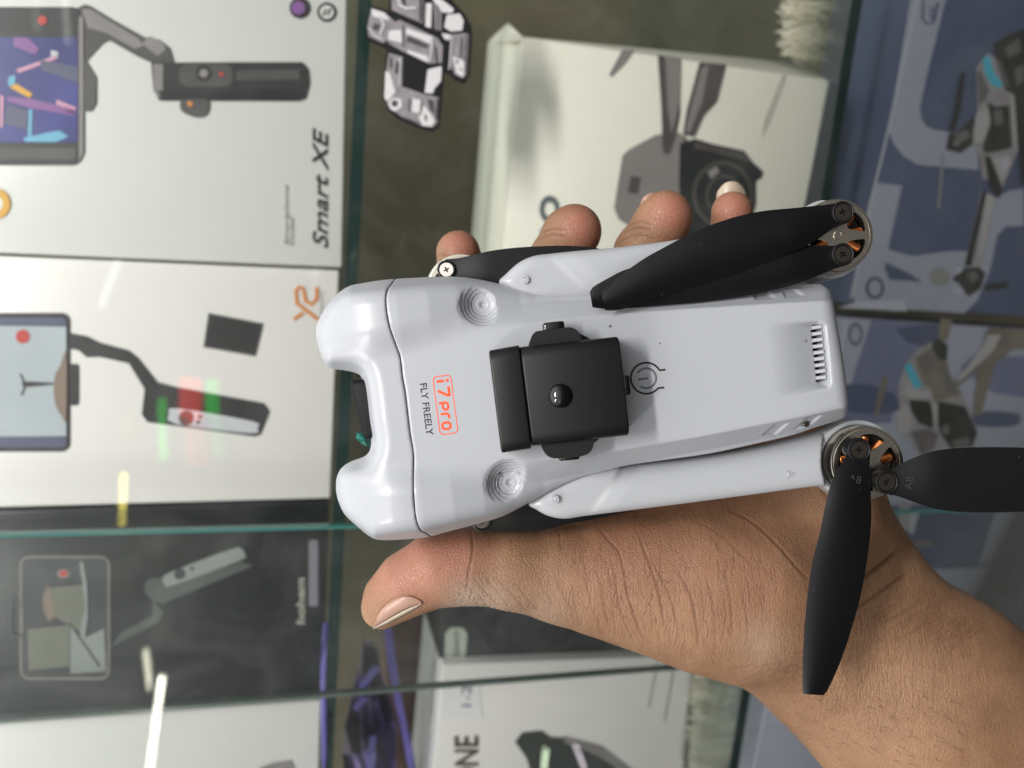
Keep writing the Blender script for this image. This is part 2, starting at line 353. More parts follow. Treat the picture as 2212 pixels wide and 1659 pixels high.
pane(((0, 1162), (2212, 1103)), -1, Y_GLASS, 'front sliding pane with a teal edge', M_GEDGE)
pane(((0, 1556), (1500, 1440)), 1, Y_GLASS + 0.012, 'rear sliding pane with a grey edge', M_GEDGE2)


# ---- pale gimbal box, top left
A_ = quad_box('gimbal_box', [(-260, -150), (752, -150), (739, 578), (-260, 536)], Y_BOX, 0.06, M_CARD)
props(A_, 'pale grey gimbal box marked Smart XE standing on the upper shelf', 'box', 'gimbal boxes on the upper shelf')
def PA(n, pts, m, l=0.0006, s=0): return poly(n, pts, Y_BOX, m, A_, l, s)
PA('printed_phone', rrect(-140, 15, 178, 357, 22), M_PBLACK); PA('printed_screen', rrect(-130, 80, 168, 308, 4), M_PBLUE, 0.0010)
PA('printed_record_dot', disc(91, 44, 10), M_PRED, 0.0012)
for p_, m_ in (([(28, 80), (60, 82), (85, 105), (75, 118), (30, 100)], M_PPUR), ([(35, 150), (120, 120), (124, 127), (40, 158)], M_PPINK), ([(20, 188), (34, 180), (70, 202), (64, 212)], M_PYEL), ([(16, 208), (70, 214), (163, 236), (160, 250), (60, 232), (14, 218)], M_PPUR),
               ([(62, 236), (70, 236), (68, 295), (60, 295)], M_PCYAN), ([(50, 298), (110, 285), (128, 282), (148, 295), (120, 307), (55, 306)], M_PCYAN), ([(18, 166), (33, 162), (32, 182), (18, 186)], M_PCYAN), ([(110, 108), (126, 112), (124, 127), (110, 122)], M_PLIGHT),
               ([(0, 205), (8, 208), (6, 275), (0, 275)], M_PPINK), ([(122, 215), (164, 232), (162, 247), (120, 232)], M_PPINK), ([(85, 128), (168, 145), (168, 180), (90, 152)], M_PNAVY), ([(15, 225), (60, 240), (58, 280), (10, 268)], M_PNAVY)): PA('printed_shape', p_, m_, 0.0013)
PA('printed_gimbal_arm', [(167, 17), (184, 9), (198, 14), (243, 42), (312, 80), (347, 87), (368, 104), (377, 136), (323, 134), (295, 121), (236, 87), (222, 94), (187, 132), (175, 150), (168, 140)], M_PDARK)
PA('printed_gimbal_arm_motor', [(176, 128), (187, 132), (208, 167), (208, 222), (198, 240), (182, 240), (176, 220)], M_PDARK, 0.0008)
PA('printed_gimbal_joint', [(306, 94), (323, 78), (354, 94), (358, 108), (340, 121)], M_PGREY, 0.001)
PA('printed_gimbal_handle', [(326, 134), (378, 135), (653, 134), (666, 149), (669, 180), (660, 213), (646, 218), (344, 217), (331, 194)], M_PBLACK, 0.0010)
PA('printed_handle_highlight', [(510, 152), (645, 150), (648, 172), (510, 174)], M_PDARK, 0.0013); PA('printed_control', rrect(387, 138, 503, 187, 18), M_PDARK, 0.0013); PA('printed_control', disc(440, 158, 18), M_PBLACK, 0.0016)
PA('printed_trigger', [(395, 214), (446, 214), (451, 236), (441, 251), (417, 252), (391, 238)], M_PDARK, 0.0011, 4)
PA('printed_badge', disc(648, 17, 23), M_PBLACK); PA('printed_badge', disc(644, 17, 15), M_PPUR, 0.0009)
PA('printed_badge', disc(706, 26, 21), M_PBLACK); PA('printed_badge', disc(706, 26, 15), M_CARD, 0.0009); stroke('printed_badge_sign', [(698, 34), (704, 20), (708, 32), (714, 18)], 5, Y_BOX, M_PBLACK, A_, 0.0012)
words('printed_lettering', 'Smart XE', (707, 537), UPV, LEFT, 46, Y_BOX, M_PBLACK, A_, 0.012, 0.36, 262)
words('printed_small_print', 'Smartphone', (622, 530), UPV, LEFT, 12, Y_BOX, M_PDARK, A_, 0.0, 0.3, 131); words('printed_small_print', 'Gimbal', (634, 530), UPV, LEFT, 12, Y_BOX, M_PDARK, A_, 0.0, 0.3, 62)
stroke('printed_logo', arc((-12, 440), 26, -95, 95), 16, Y_BOX, M_PYEL, A_)
PA('printed_handle_shade', [(340, 196), (655, 194), (650, 214), (350, 213)], M_DEEP, 0.0014); PA('printed_handle_shade', [(330, 138), (352, 138), (352, 212), (338, 208), (332, 190)], M_PGREY, 0.0012); PA('printed_arm_shade', [(176, 20), (196, 20), (300, 84), (310, 100), (292, 106), (232, 72), (190, 60)], M_PGREY, 0.0012); PA('printed_control', disc(440, 158, 9), M_PGREY, 0.0018); PA('printed_control', disc(478, 160, 5), M_PRED, 0.0018)
PA('printed_phone_shade', [(176, 30), (180, 40), (180, 330), (170, 350), (170, 40)], M_PGREY, 0.0012); PA('printed_trigger_light', disc(410, 224, 6), M_PORANGE, 0.0014); PA('printed_band', [(0, 320), (165, 320), (165, 345), (0, 345)], M_PDARK, .0012)
# ---- white gimbal box with the man on the rock
B_ = quad_box('gimbal_box', [(-260, 541), (733, 584), (714, 1077), (-260, 1104)], Y_BOX + 0.004, 0.06, M_CARD2)
props(B_, 'white gimbal box with an orange logo and a picture of a person on a rock', 'box', 'gimbal boxes on the upper shelf')
YB = Y_BOX + 0.004
def PB(n, pts, m, l=0.0006, s=0): return poly(n, pts, YB, m, B_, l, s)
PB('printed_phone', rrect(-140, 676, 151, 976, 18), M_PBLACK); PB('printed_screen', rrect(-130, 686, 143, 966, 10), M_PNAVY, 0.0009); PB('printed_picture', [(-130, 702), (143, 706), (143, 942), (-130, 944)], M_PSKY, 0.0012)
PB('printed_record_dot', disc(49, 727, 15), M_PRED, 0.0015); PB('printed_rock', [(143, 762), (130, 790), (118, 812), (116, 850), (122, 880), (134, 900), (143, 905)], M_PROCK, 0.0015, 3)
PB('printed_figure', [(46, 826), (60, 824), (116, 827), (116, 831), (60, 836), (50, 836)], M_PBLACK, 0.0016); stroke('printed_figure_arm', [(43, 808), (52, 826)], 3, YB, M_PBLACK, B_, .0017); stroke('printed_figure_arm', [(46, 854), (53, 836)], 3, YB, M_PBLACK, B_, .0017)
PB('printed_gimbal_arm', [(149, 719), (187, 726), (215, 740), (278, 757), (299, 774), (342, 828), (312, 840), (278, 785), (215, 771), (187, 772), (170, 757), (149, 753)], M_PBLACK)
PB('printed_clamp', rrect(148, 786, 170, 876, 7), M_PBLACK)
PB('printed_gimbal_handle', [(314, 824), (340, 826), (382, 837), (569, 871), (582, 889), (562, 939), (549, 943), (319, 912), (306, 896)], M_PBLACK, 0.0009)
PB('printed_handle_panel', [(366, 893), (384, 882), (545, 910), (555, 924), (542, 936), (380, 916)], M_PLIGHT, 0.0013, 3); PB('printed_control', disc(402, 903, 16), M_PDARK, 0.0016); PB('printed_control', disc(432, 900, 4), M_PBLACK, 0.0016); PB('printed_control', disc(428, 912, 4), M_PBLACK, 0.0016)
PB('printed_tripod_case', [(450, 676), (569, 699), (552, 770), (439, 750)], M_PDARK); PB('printed_tripod_case_face', [(454, 682), (563, 703), (548, 763), (444, 746)], M_PBLACK, 0.0009)
V, Fs = merge([ribbon([(687, 690), (641, 655), (639, 628), (646, 620), (655, 622), (660, 650), (672, 658), (683, 648), (685, 620)], 8), ribbon([(634, 690), (655, 676)], 8)]); flat_print('printed_logo', V, Fs, YB, M_PORANGE, B_)
words('printed_small_print', 'SMOOTH', (697, 690), UPV, LEFT, 9, YB, M_PGREY, B_, 0, 0, 60)
# ---- black gimbal box
C_ = quad_box('gimbal_box', [(-260, 1112), (711, 1084), (697, 1496), (-260, 1566)], Y_BOX + 0.002, 0.06, M_BLACKCARD)
props(C_, 'black gimbal box with a phone picture behind the overlapping panes', 'box', 'gimbal boxes on the upper shelf')
YC = Y_BOX + 0.002
def PC(n, pts, m, l=0.0006, s=0): return poly(n, pts, YC, m, C_, l, s)
M_STWP = mat('print_white', '#b4b4aa', .4); M_C1 = mat('print_slate', '#555a58', .4, noise=.2, nscale=60); M_C2 = mat('print_olive', '#77796c', .4, noise=.15, nscale=90); M_C3 = mat('print_mist', '#949a98', .4, noise=.1, nscale=60); M_C4 = mat('print_charcoal', '#3a3d3f', .4)
stroke('printed_phone_rim', rrect(45, 1203, 235, 1466, 18), 5, YC, M_PGREY, C_, .0008, True); PC('printed_phone', rrect(48, 1206, 232, 1463, 16), M_C4)
PC('printed_sea', [(60, 1360), (150, 1350), (150, 1440), (62, 1448)], M_C2, .0009); PC('printed_sail', [(105, 1270), (180, 1262), (188, 1300), (182, 1370), (150, 1350), (112, 1330)], M_C2, .0012); PC('printed_sail', [(152, 1352), (178, 1380), (225, 1358), (229, 1450), (152, 1455)], M_C3, .0012); PC('printed_cloth', [(178, 1210), (188, 1262), (190, 1330), (182, 1390), (172, 1370), (184, 1310), (172, 1215)], M_C3, .0013)
stroke('printed_rope', [(150, 1345), (215, 1440)], 4, YC, M_C4, C_, .0015); PC('printed_figure', [(92, 1288), (104, 1262), (112, 1290), (122, 1330), (104, 1342), (94, 1320)], M_PROCK, .0014); PC('printed_record_dot', disc(137, 1239, 14, ry=10), M_PGREY, .0011); PC('printed_record_dot', disc(137, 1239, 9, ry=7), M_PRED, .0014)
stroke('printed_clamp', rrect(24, 1306, 50, 1374, 10), 4, YC, M_C1, C_, .0008, True)
PC('printed_gimbal_arm', [(312, 1262), (322, 1250), (352, 1246), (366, 1268), (520, 1214), (548, 1222), (400, 1284), (352, 1304), (330, 1298), (314, 1282)], M_C1); PC('printed_gimbal_arm', [(330, 1298), (352, 1320), (345, 1342), (262, 1386), (240, 1398), (262, 1366), (330, 1330)], M_C1, .0007)
PC('printed_handle_panel', [(351, 1250), (358, 1264), (372, 1265), (516, 1212), (529, 1198), (520, 1184), (500, 1186), (372, 1234)], M_C3, .001, 3); PC('printed_control', disc(388, 1240, 12), M_C4, .0013); PC('printed_control', disc(415, 1228, 4), M_C4, .0013)
words('printed_lettering', 'hohem', (658, 1348), UPV, LEFT, 26, YC, M_STWP, C_, 0.03, 0, 100); PC('printed_bar', rrect(667, 1166, 687, 1310, 5), mat('print_lilac', '#8c8896', .4))
# ---- white box, bottom left
E_ = quad_box('gimbal_box', [(-260, 1584), (694, 1512), (682, 1900), (-260, 1900)], Y_BOX + 0.002, 0.06, M_CARD)
props(E_, 'plain pale box below the black gimbal box, only its top strip in view', 'box', 'gimbal boxes on the upper shelf')
poly('printed_gimbal_handle', [(560, 1659), (590, 1648), (630, 1642), (640, 1668), (620, 1720), (540, 1720)], Y_BOX + .002, M_PGREY, E_)

Y_D = 0.4372
# ---- white drone box on the lower shelf (front face turned a little: its far side face shows)
Dq = [(1129, 79), (1793, 174), (1700, 640), (1080, 620)]
D_ = empty('drone_box', Matrix.Translation(at(1400, 500, Y_D))); props(D_, 'white drone box with a large camera picture standing behind the raised fingertips', 'box')
def dkid(name, me, m, par=None):
    o = link(name, me, m); o.parent = par or D_; o.matrix_parent_inverse = (par or D_).matrix_world.inverted(); return o
def facebox(name, pts, m): return dkid(name, mesh(name, [tuple(p) for p in pts], [tuple(range(len(pts)))], False), m)
bpy.context.view_layer.update()
_a, _b, _c = at(1129, 79, Y_D + .05), at(1793, 174, Y_D), at(1080, 620, Y_D + .05); _nn = (_b - _a).cross(_c - _a).normalized(); _nn = _nn if _nn.y < 0 else -_nn
LEAN[Y_D] = (_nn, _a)                                                # the carton leans back a little
f4 = [plane_at(x, y, _nn, _a) for x, y in Dq]; bk = [plane_at(1053, 88, _nn, _a - _nn * .085), plane_at(1729, 136, _nn, _a - _nn * .085)]; up_ = f4[3] + (bk[0] - f4[0]); rt_ = f4[2] + (bk[1] - f4[1])
bm = bmesh.new(); vs = [bm.verts.new(p) for p in f4 + [bk[0], bk[1], rt_, up_]]
for q in ((0, 1, 2, 3), (0, 4, 5, 1), (3, 7, 4, 0), (2, 6, 7, 3), (1, 5, 6, 2), (4, 7, 6, 5)): bm.faces.new([vs[i] for i in q])
bmesh.ops.bevel(bm, geom=bm.edges[:], offset=0.0012, segments=2, profile=0.5, affect='EDGES'); dbody = dkid('carton', bm_mesh('carton', bm, True, 35), M_CARDW)
bm = bmesh.new(); fp = [plane_at(x, y, _nn, _a - _nn * d_) for x, y, d_ in ((1129, 79, -.001), (1097, 50, .05), (1058, 86, .084), (1108, 84, .006))]; vs = [bm.verts.new(p) for p in fp] + [bm.verts.new(p + Vector((-.0015, .001, 0))) for p in fp]
for q in ((0, 1, 2, 3), (7, 6, 5, 4), (0, 4, 5, 1), (1, 5, 6, 2), (2, 6, 7, 3), (3, 7, 4, 0)): bm.faces.new([vs[i] for i in q])
dkid('tuck_flap', bm_mesh('tuck_flap', bm), M_CARDW)
M_PTAUPE = mat('print_taupe', '#837d7b', .4, noise=.2, nscale=20); M_PTD = mat('print_taupe_dark', '#4c4744', .4, noise=.5, nscale=40); M_PLENS = mat('print_lens', '#202423', .3, noise=.6, nscale=45)
def PD(n, pts, m, l=0.0008, s=0): return poly(n, pts, Y_D, m, D_, l, s)
def fixp(o): o.matrix_parent_inverse = D_.matrix_world.inverted(); return o
for o in (PD('printed_body', [(1360, 322), (1416, 292), (1466, 286), (1500, 320), (1500, 540), (1440, 540), (1336, 474), (1326, 450), (1344, 336)], M_PTAUPE), PD('printed_arm', [(1420, 120), (1470, 126), (1468, 250), (1458, 300), (1446, 330), (1430, 320), (1428, 240)], M_PTD, .0012), PD('printed_arm_face', [(1436, 122), (1470, 126), (1468, 220), (1450, 290), (1442, 240)], M_PTAUPE, .0015),
          PD('printed_arm', [(1510, 135), (1568, 140), (1548, 220), (1520, 250), (1500, 296), (1474, 292), (1482, 240)], M_PTD, .0012), PD('printed_rotor', [(1372, 108), (1344, 108), (1316, 160), (1320, 168), (1350, 138)], M_PTAUPE), PD('printed_camera', [(1468, 310), (1500, 300), (1540, 312), (1606, 326), (1626, 352), (1648, 372), (1644, 384), (1632, 392), (1632, 440), (1610, 520), (1500, 540), (1476, 500), (1466, 400)], M_PLENS, .0012),
          PD('printed_lens_ring', disc(1560, 420, 66, ry=72), M_PTD, .0015), PD('printed_lens', disc(1560, 420, 58, ry=64), M_PLENS, .0018), PD('printed_lens_ring', disc(1562, 424, 40, ry=46), M_PTD, .0021), PD('printed_lens', disc(1562, 424, 34, ry=40), M_PLENS, .0024), PD('printed_lens_glint', [(1526, 372), (1545, 360), (1552, 372), (1534, 388)], M_PGREY, .0027), PD('printed_lens_glint', disc(1580, 470, 9), M_PGREY, .0027), PD('printed_camera_edge', [(1500, 306), (1540, 316), (1604, 330), (1622, 352), (1600, 346), (1540, 330), (1498, 322)], M_PTD, .0015), PD('printed_body_shade', [(1476, 292), (1496, 318), (1496, 530), (1482, 520), (1480, 340)], M_PTD, .0011), PD('printed_arm_shade', [(1514, 150), (1530, 140), (1516, 220), (1488, 288), (1480, 284), (1490, 240)], M_PTAUPE, .0016), PD('printed_hinge', disc(1440, 322, 9, ry=12), M_PTD, .0014), PD('printed_small_print', [(1362, 380), (1384, 384), (1378, 420), (1356, 416)], M_PTD, .0011), PD('printed_shadow', [(1690, 160), (1700, 160), (1660, 270), (1645, 300), (1650, 260)], mat('print_pale_taupe', '#c4bcb0', .4))): fixp(o)
fixp(words('printed_lettering', 'PRO', (1206, 562), UPV, LEFT, 56, Y_D, mat('print_slate_grey', '#5f6a6c', .4), D_, 0.05, 0, 140))

# ---- boxes lower down: black one with a badge, white one with large letters
G_ = quad_box('drone_box', [(952, 1180), (1500, 1160), (1452, 1411), (951, 1432)], Y_LOW + 0.03, 0.09, M_BLACKCARD)
props(G_, 'black box with a pale hexagonal badge below the thumb', 'box')
poly('printed_badge', [(974, 1356), (998, 1356), (1009, 1368), (1006, 1416), (994, 1427), (972, 1427), (960, 1414), (962, 1368)], Y_LOW + .03, mat('print_pale_green', '#b9c0b4', .4), G_); words('printed_badge_sign', '2WAYS', (992, 1418), UPV, LEFT, 17, Y_LOW + .03, M_PDARK, G_, 0, 0, 54, .0012)
I_ = quad_box('drone_box', [(957, 1436), (1496, 1415), (1466, 1800), (922, 1800)], Y_LOW + 0.02, 0.09, M_CARD2)
props(I_, 'white drone box lettered NE with a sticker and a dark drone picture', 'box')
YI = Y_LOW + .02
poly('price_sticker', [(955, 1482), (1036, 1478), (1043, 1550), (950, 1553)], YI, mat('sticker_white', '#f0eef0', .4), I_); words('printed_number', '1-2', (1018, 1526), UPV, LEFT, 30, YI, mat('print_violet', '#6a668a', .4), I_, 0, 0, 44, .0012)
words('printed_lettering', 'DRONE', (1032, 1770), UPV, LEFT, 72, YI, mat('print_brown', '#5a4640', .4), I_, 0.02, 0, 180)
poly('printed_drone', [(1112, 1602), (1128, 1582), (1170, 1578), (1190, 1592), (1222, 1594), (1290, 1626), (1340, 1668), (1380, 1720), (1160, 1720), (1138, 1640)], YI, mat('print_drone_dark', '#3f4442', .4, noise=.2, nscale=60), I_); poly('printed_drone_rotor', [(1215, 1590), (1300, 1612), (1400, 1690), (1380, 1690), (1290, 1632), (1220, 1604)], YI, M_PGREY, I_, .001)
stroke('printed_small_print', [(1420, 1432), (1402, 1528)], 3, YI, M_PGREY, I_); stroke('printed_small_print', [(1456, 1440), (1436, 1560)], 3, YI, M_PGREY, I_)
# ---- fluffy fur trim lying on the lower shelf
def fur(name, px0, px1, py0, py1, Y, label, seed, n=4200):
    r = random.Random(seed); V = []; Fs = []
    for k in range(n):
        t = r.random(); y = py0 + (py1 - py0) * t; x = px0 + (px1 - px0) * 0.5 * r.random() - 8 * t + r.gauss(0, 9); ln = r.uniform(0.25, 0.6) * (px1 - px0) * (0.7 + 0.3 * math.sin(y * 0.11)); a = r.gauss(0.12, 0.35); d0 = r.uniform(-.012, .012); n0 = len(V); w = r.uniform(0.7, 1.6)
        for j in range(4):
            u = j / 3; cx_, cy_ = x + ln * u * math.cos(a), y + ln * u * math.sin(a) + 8 * u * u * r.uniform(-.4, 1); ww = w * (1 - 0.85 * u); V += [tuple(at(cx_, cy_ - ww, Y + d0 - .012 * u)), tuple(at(cx_, cy_ + ww, Y + d0 - .012 * u))]
        for j in range(3): Fs.append((n0 + 2 * j, n0 + 2 * j + 1, n0 + 2 * j + 3, n0 + 2 * j + 2))
    root = empty(name, Matrix.Translation(at((px0 + px1) / 2, py1, Y))); props(root, label, 'fur', 'fur trims on the lower shelf', 'thing'); bpy.context.view_layer.update()
    o = link('fur_pile', mesh('fur_pile', V, Fs), mat('cream_fur', '#e4dfcb', .6)); o.parent = root; o.matrix_parent_inverse = root.matrix_world.inverted(); o['kind'] = 'stuff'
    return root
fur('fur_trim', 1500, 1610, 1425, 1740, Y_LOW + .02, 'fluffy cream fur trim beside the white box lettered NE', 2)
fur('fur_trim', 1700, 1815, -80, 120, Y_LOW + .005, 'fluffy cream fur trim above the drone box at the shelf edge', 5, 1600)
# ---- crumpled purple foil between the shelves, and added strips imitating a violet glow
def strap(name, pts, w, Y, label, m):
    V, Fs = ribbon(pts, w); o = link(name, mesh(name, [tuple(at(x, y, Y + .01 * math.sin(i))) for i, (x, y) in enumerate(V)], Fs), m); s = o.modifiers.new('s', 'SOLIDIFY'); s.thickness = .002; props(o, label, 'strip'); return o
def foil(name, cx_, cy_, w, hgt, Y, seed, label):
    r = random.Random(seed); nx, ny = 7, 7; V = []; Fs = []
    for j in range(ny + 1):
        for i in range(nx + 1):
            u, v = i / nx, j / ny; ww = w * (0.25 + 0.75 * min(1, v * 2.2)); x = cx_ + (u - .5) * ww + r.uniform(-4, 4); y = cy_ + v * hgt + r.uniform(-14, 14)
            V.append(tuple(at(x, y, Y + r.uniform(-.02, .02))))
    for j in range(ny):
        for i in range(nx): a = j * (nx + 1) + i; Fs += [(a, a + 1, a + nx + 2), (a, a + nx + 2, a + nx + 1)]
    o = link(name, mesh(name, V, Fs, False), mat('purple_foil', '#a090f0', .14, metal=.6, noise=.75, nscale=60)); s = o.modifiers.new('s', 'SOLIDIFY'); s.thickness = .0003; props(o, label, 'bag'); return o
for _i, _pts in enumerate(([(772, 1500), (790, 1470), (812, 1440)], [(768, 1532), (788, 1506)], [(806, 1590), (800, 1640), (808, 1700)])): strap('glow_strip', _pts, 12, Y_LOW + .03, ('short added violet glow strip lying across the foil bag at the top', 'short added violet glow strip in the middle of the foil bag', 'short added violet glow strip at the bottom of the foil bag')[_i], mat('violet_glow', '#6a62a8', .4, emit='#8478d8', estr=.14))
foil('foil_bag', 800, 1392, 110, 420, Y_LOW + .06, 4, 'crumpled purple foil bag below the thumb tip')
M_VIO = mat('violet_glow', '#6a62a8', .4, emit='#8478d8', estr=.14)  # emissive strips added to stand in for violet reflected light, not lamps
strap('glow_strip', [(836, 1346), (846, 1420), (862, 1520), (882, 1620), (900, 1720)], 15, Y_LOW + .05, 'long added violet glow strip right of the purple foil bag', M_VIO)
strap('glow_strip', [(704, 1345), (702, 1440), (700, 1560), (700, 1720)], 12, Y_LOW - .04, 'added violet glow strip along the end of the upper shelf', M_VIO)
K_ = quad_box('carton', [(832, 1310), (915, 1300), (900, 1700), (840, 1700)], Y_LOW + .12, .05, mat('card_brown', '#6a4e40', .5, noise=.15, nscale=30)); props(K_, 'brown carton in shadow behind the violet strip', 'box')

# ---- blue drone boxes on the bottom shelf
M_BL = mat('blue_grey_card', '#bec1d2', .3, noise=.04, nscale=20, coat=.15); M_NV = mat('print_slate_navy', '#656e8c', .3, noise=.1, nscale=8); M_BL2 = mat('blue_grey_pale', '#d5d8e4', .3); M_BODY = mat('print_drone_grey', '#b5b0b2', .4, noise=.35, nscale=45); M_DK = mat('print_drone_black', '#454540', .4, noise=.7, nscale=50); M_CY = mat('print_bright_cyan', '#62d2ee', .4); M_TAU = mat('print_drone_taupe', '#938a7c', .4, noise=.4, nscale=50)
YJ = 0.452
def j1(p): return [(1810 + x * .2646, y * .2646) for x, y in p]
def j2(p): return [(1810 + x * .2646, 384 + y * .2646) for x, y in p]
def j3(p): return [(1865 + x * .2976, 658 + y * .2976) for x, y in p]
def j4(p): return [(1865 + x * .1819, 1070 + y * .1819) for x, y in p]
J1 = quad_box('drone_box', [(2010, -150), (2600, -150), (2520, 706), (1834, 656)], YJ, .09, M_NV); props(J1, 'slate blue drone box with a grey drone picture in the upper right corner', 'box', 'blue drone boxes on the bottom shelf')
def PJ(n, pts, m, l=.0007, s=0, par=None): return poly(n, pts, YJ, m, par or J1, l, s)
PJ('printed_band', j1([(640, -300), (950, -300), (880, 0), (720, 640), (670, 880), (680, 960), (720, 1030), (790, 1060), (890, 1075), (1140, 1200), (1150, 1390), (650, 1345), (530, 1270), (450, 1170), (415, 1060)]), M_BL)
stroke('printed_edge_line', j1([(690, -200), (410, 1080), (265, 1659)]) + j2([(110, 980)]), 5, YJ, M_BL2, J1, .001)
stroke('printed_badge', [(x, y) for x, y in j1([(700, 0), (690, 150), (720, 190), (780, 190), (820, 20)])], 5, YJ, M_NV, J1, .0011); words('printed_badge_sign', '4K', (2022, 46), UPV, LEFT, 22, YJ, M_NV, J1, 0, 0, 38, .0011)
PJ('printed_band', j2([(310, 40), (525, 65), (410, 580), (470, 605), (620, 640), (900, 600), (1040, 600), (1200, 560), (1290, 160), (1420, 100), (1518, 90), (1518, 390), (1370, 400), (1300, 470), (1240, 760), (1140, 1000), (1030, 1105), (140, 1050), (120, 880)]), M_BL)
PJ('printed_wedge', j2([(392, 690), (560, 770), (690, 850), (420, 832), (380, 740)]), M_NV, .001); PJ('printed_badge', disc(1890, 622, 20, ry=24), M_PNAVY, .001); PJ('printed_badge', disc(1890, 622, 14, ry=18), M_BL, .0013)
PJ('printed_drone_body', j1([(1220, 430), (1300, 480), (1400, 740), (1440, 760), (1460, 1250), (1340, 1550), (1180, 1450), (1150, 1250), (1100, 1180), (1110, 1050), (1140, 900), (1130, 560)]), M_BODY, .0012)
PJ('printed_drone_canopy', j1([(1270, 360), (1400, 280), (1640, 200), (1640, 1560), (1500, 1500), (1480, 1240), (1420, 760), (1370, 740), (1290, 480)]), M_DK, .0014); PJ('printed_accent', j1([(1180, 480), (1240, 450), (1270, 580), (1350, 690), (1320, 722), (1250, 690), (1200, 600)]), M_CY, .0016)
PJ('printed_drone_camera', j1([(1220, 830), (1290, 870), (1400, 860), (1420, 1200), (1330, 1230), (1200, 1250), (1180, 1200), (1250, 1000)]), M_DK, .0016); PJ('printed_drone_arm', j1([(1110, 950), (1000, 1060), (900, 1100), (880, 1220), (1000, 1250), (1100, 1180)]), M_DK, .0011); PJ('printed_motor', disc(2066, 309, 7), M_PGREY, .0017)
PJ('printed_rotor', j1([(1005, 590), (1040, 590), (1005, 900), (950, 1070), (905, 1070), (955, 850)]), M_DK, .0013); stroke('printed_rotor', j1([(860, 1250), (825, 1640)]) + j2([(818, 250)]), 5, YJ, M_BODY, J1, .0011)
PJ('printed_drone_arm', j1([(1200, 1260), (1250, 1290), (1350, 1560), (1310, 1620), (1230, 1500)]), M_DK, .0017); PJ('printed_drone_arm', j2([(1170, 110), (1290, 160), (1170, 740), (1030, 720)]), M_BODY, .0012); PJ('printed_drone_arm', j2([(1180, 110), (1215, 120), (1090, 720), (1035, 715)]), M_DK, .0015)
PJ('printed_motor', j2([(930, 830), (1010, 740), (1150, 730), (1205, 780), (1170, 900), (1070, 970), (1030, 930), (1000, 870)]), M_DK, .0016); PJ('printed_rotor', disc(2030, 598, 22, ry=20), mat('print_pale_grey', '#a9a9a6', .4), .0015); PJ('printed_rotor', j2([(1200, 870), (1390, 850), (1385, 900), (1200, 925)]), M_DK, .0015)
M_BD2 = mat('print_drone_silver', '#cfcacb', .4, noise=.2, nscale=60); M_BD3 = mat('print_drone_mid', '#807b7a', .4, noise=.35, nscale=60)
for pts_, m_, l_ in (([(1140, 600), (1160, 560), (1210, 680), (1240, 740), (1200, 820), (1150, 860)], M_BD3, .0014), ([(1130, 930), (1200, 880), (1240, 900), (1240, 1000), (1190, 1150), (1120, 1170), (1105, 1080)], M_BD2, .0015), ([(1300, 490), (1330, 500), (1400, 700), (1380, 730)], M_BD3, .0018), ([(1400, 760), (1440, 780), (1470, 1240), (1440, 1240), (1420, 960)], M_BD2, .0018), ([(1250, 1290), (1390, 1270), (1420, 1330), (1340, 1500)], M_BD2, .0015), ([(1330, 1330), (1380, 1300), (1390, 1360), (1350, 1400)], M_BL2, .0018), ([(1360, 400), (1480, 300), (1500, 420), (1400, 470)], M_BD3, .0018), ([(1440, 560), (1520, 520), (1520, 660), (1460, 700)], M_BD3, .0018), ([(1270, 900), (1340, 890), (1350, 1010), (1280, 1020)], M_BD3, .0019), ([(940, 1090), (1060, 1060), (1080, 1120), (980, 1180)], M_BD3, .0014)): PJ('printed_shading', j1(pts_), m_, l_)
for pts_, m_, l_ in (([(1050, 780), (1130, 760), (1150, 820), (1090, 860)], M_BD3, .0019), ([(1215, 120), (1280, 160), (1180, 650), (1140, 640)], M_BD2, .0016), ([(960, 740), (1010, 720), (1020, 760), (970, 790)], M_BL2, .0018), ([(940, 900), (1030, 910), (1020, 950), (950, 940)], M_BL2, .0018), ([(0, 1060), (560, 1090), (540, 1000), (180, 1010)], M_BL2, .0009)): PJ('printed_shading', j2(pts_), m_, l_)
J2 = quad_box('drone_box', [(1829, 686), (2540, 732), (2470, 1198), (1715, 1240)], YJ, .09, M_BL); props(J2, 'slate blue drone box behind the open propeller blade', 'box', 'blue drone boxes on the bottom shelf')
def PK(n, pts, m, l=.0007, s=0): return PJ(n, pts, m, l, s, J2)
M_MID = mat('blue_grey_mid', '#8b90b0', .3, noise=.05, nscale=25)
PK('printed_band', j3([(60, 110), (560, 150), (540, 260), (380, 360), (280, 480), (240, 700), (200, 860), (-160, 860), (-60, 480)]), M_MID); PK('printed_wedge', j3([(230, 180), (420, 140), (560, 140), (540, 260), (460, 300), (330, 280)]), M_NV, .001); PK('printed_wedge', j3([(-150, 600), (0, 580), (150, 620), (250, 680), (250, 770), (100, 790), (-150, 760)]), M_NV, .001, 3)
PK('printed_wedge', j3([(820, 780), (1100, 790), (1140, 820), (1100, 880), (820, 880)]), M_NV, .001, 3); PK('printed_wedge', j3([(700, 460), (800, 370), (1300, 380), (1300, 690), (950, 640)]), M_MID, .0009); PK('printed_badge', disc(1848, 722, 15, ry=24), M_PNAVY, .001); PK('printed_badge', disc(1848, 722, 11, ry=19), M_BL, .0013)
PK('printed_drone_body', j3([(390, 330), (500, 270), (600, 280), (610, 420), (640, 520), (750, 720), (830, 930), (800, 1040), (640, 1060), (420, 1110), (320, 960), (230, 900), (260, 760), (250, 600), (300, 440)]), M_BODY, .0012); PK('printed_drone_canopy', j3([(370, 390), (500, 300), (600, 290), (610, 420), (640, 540), (720, 660), (520, 700), (480, 600), (430, 570)]), M_TAU, .0014)
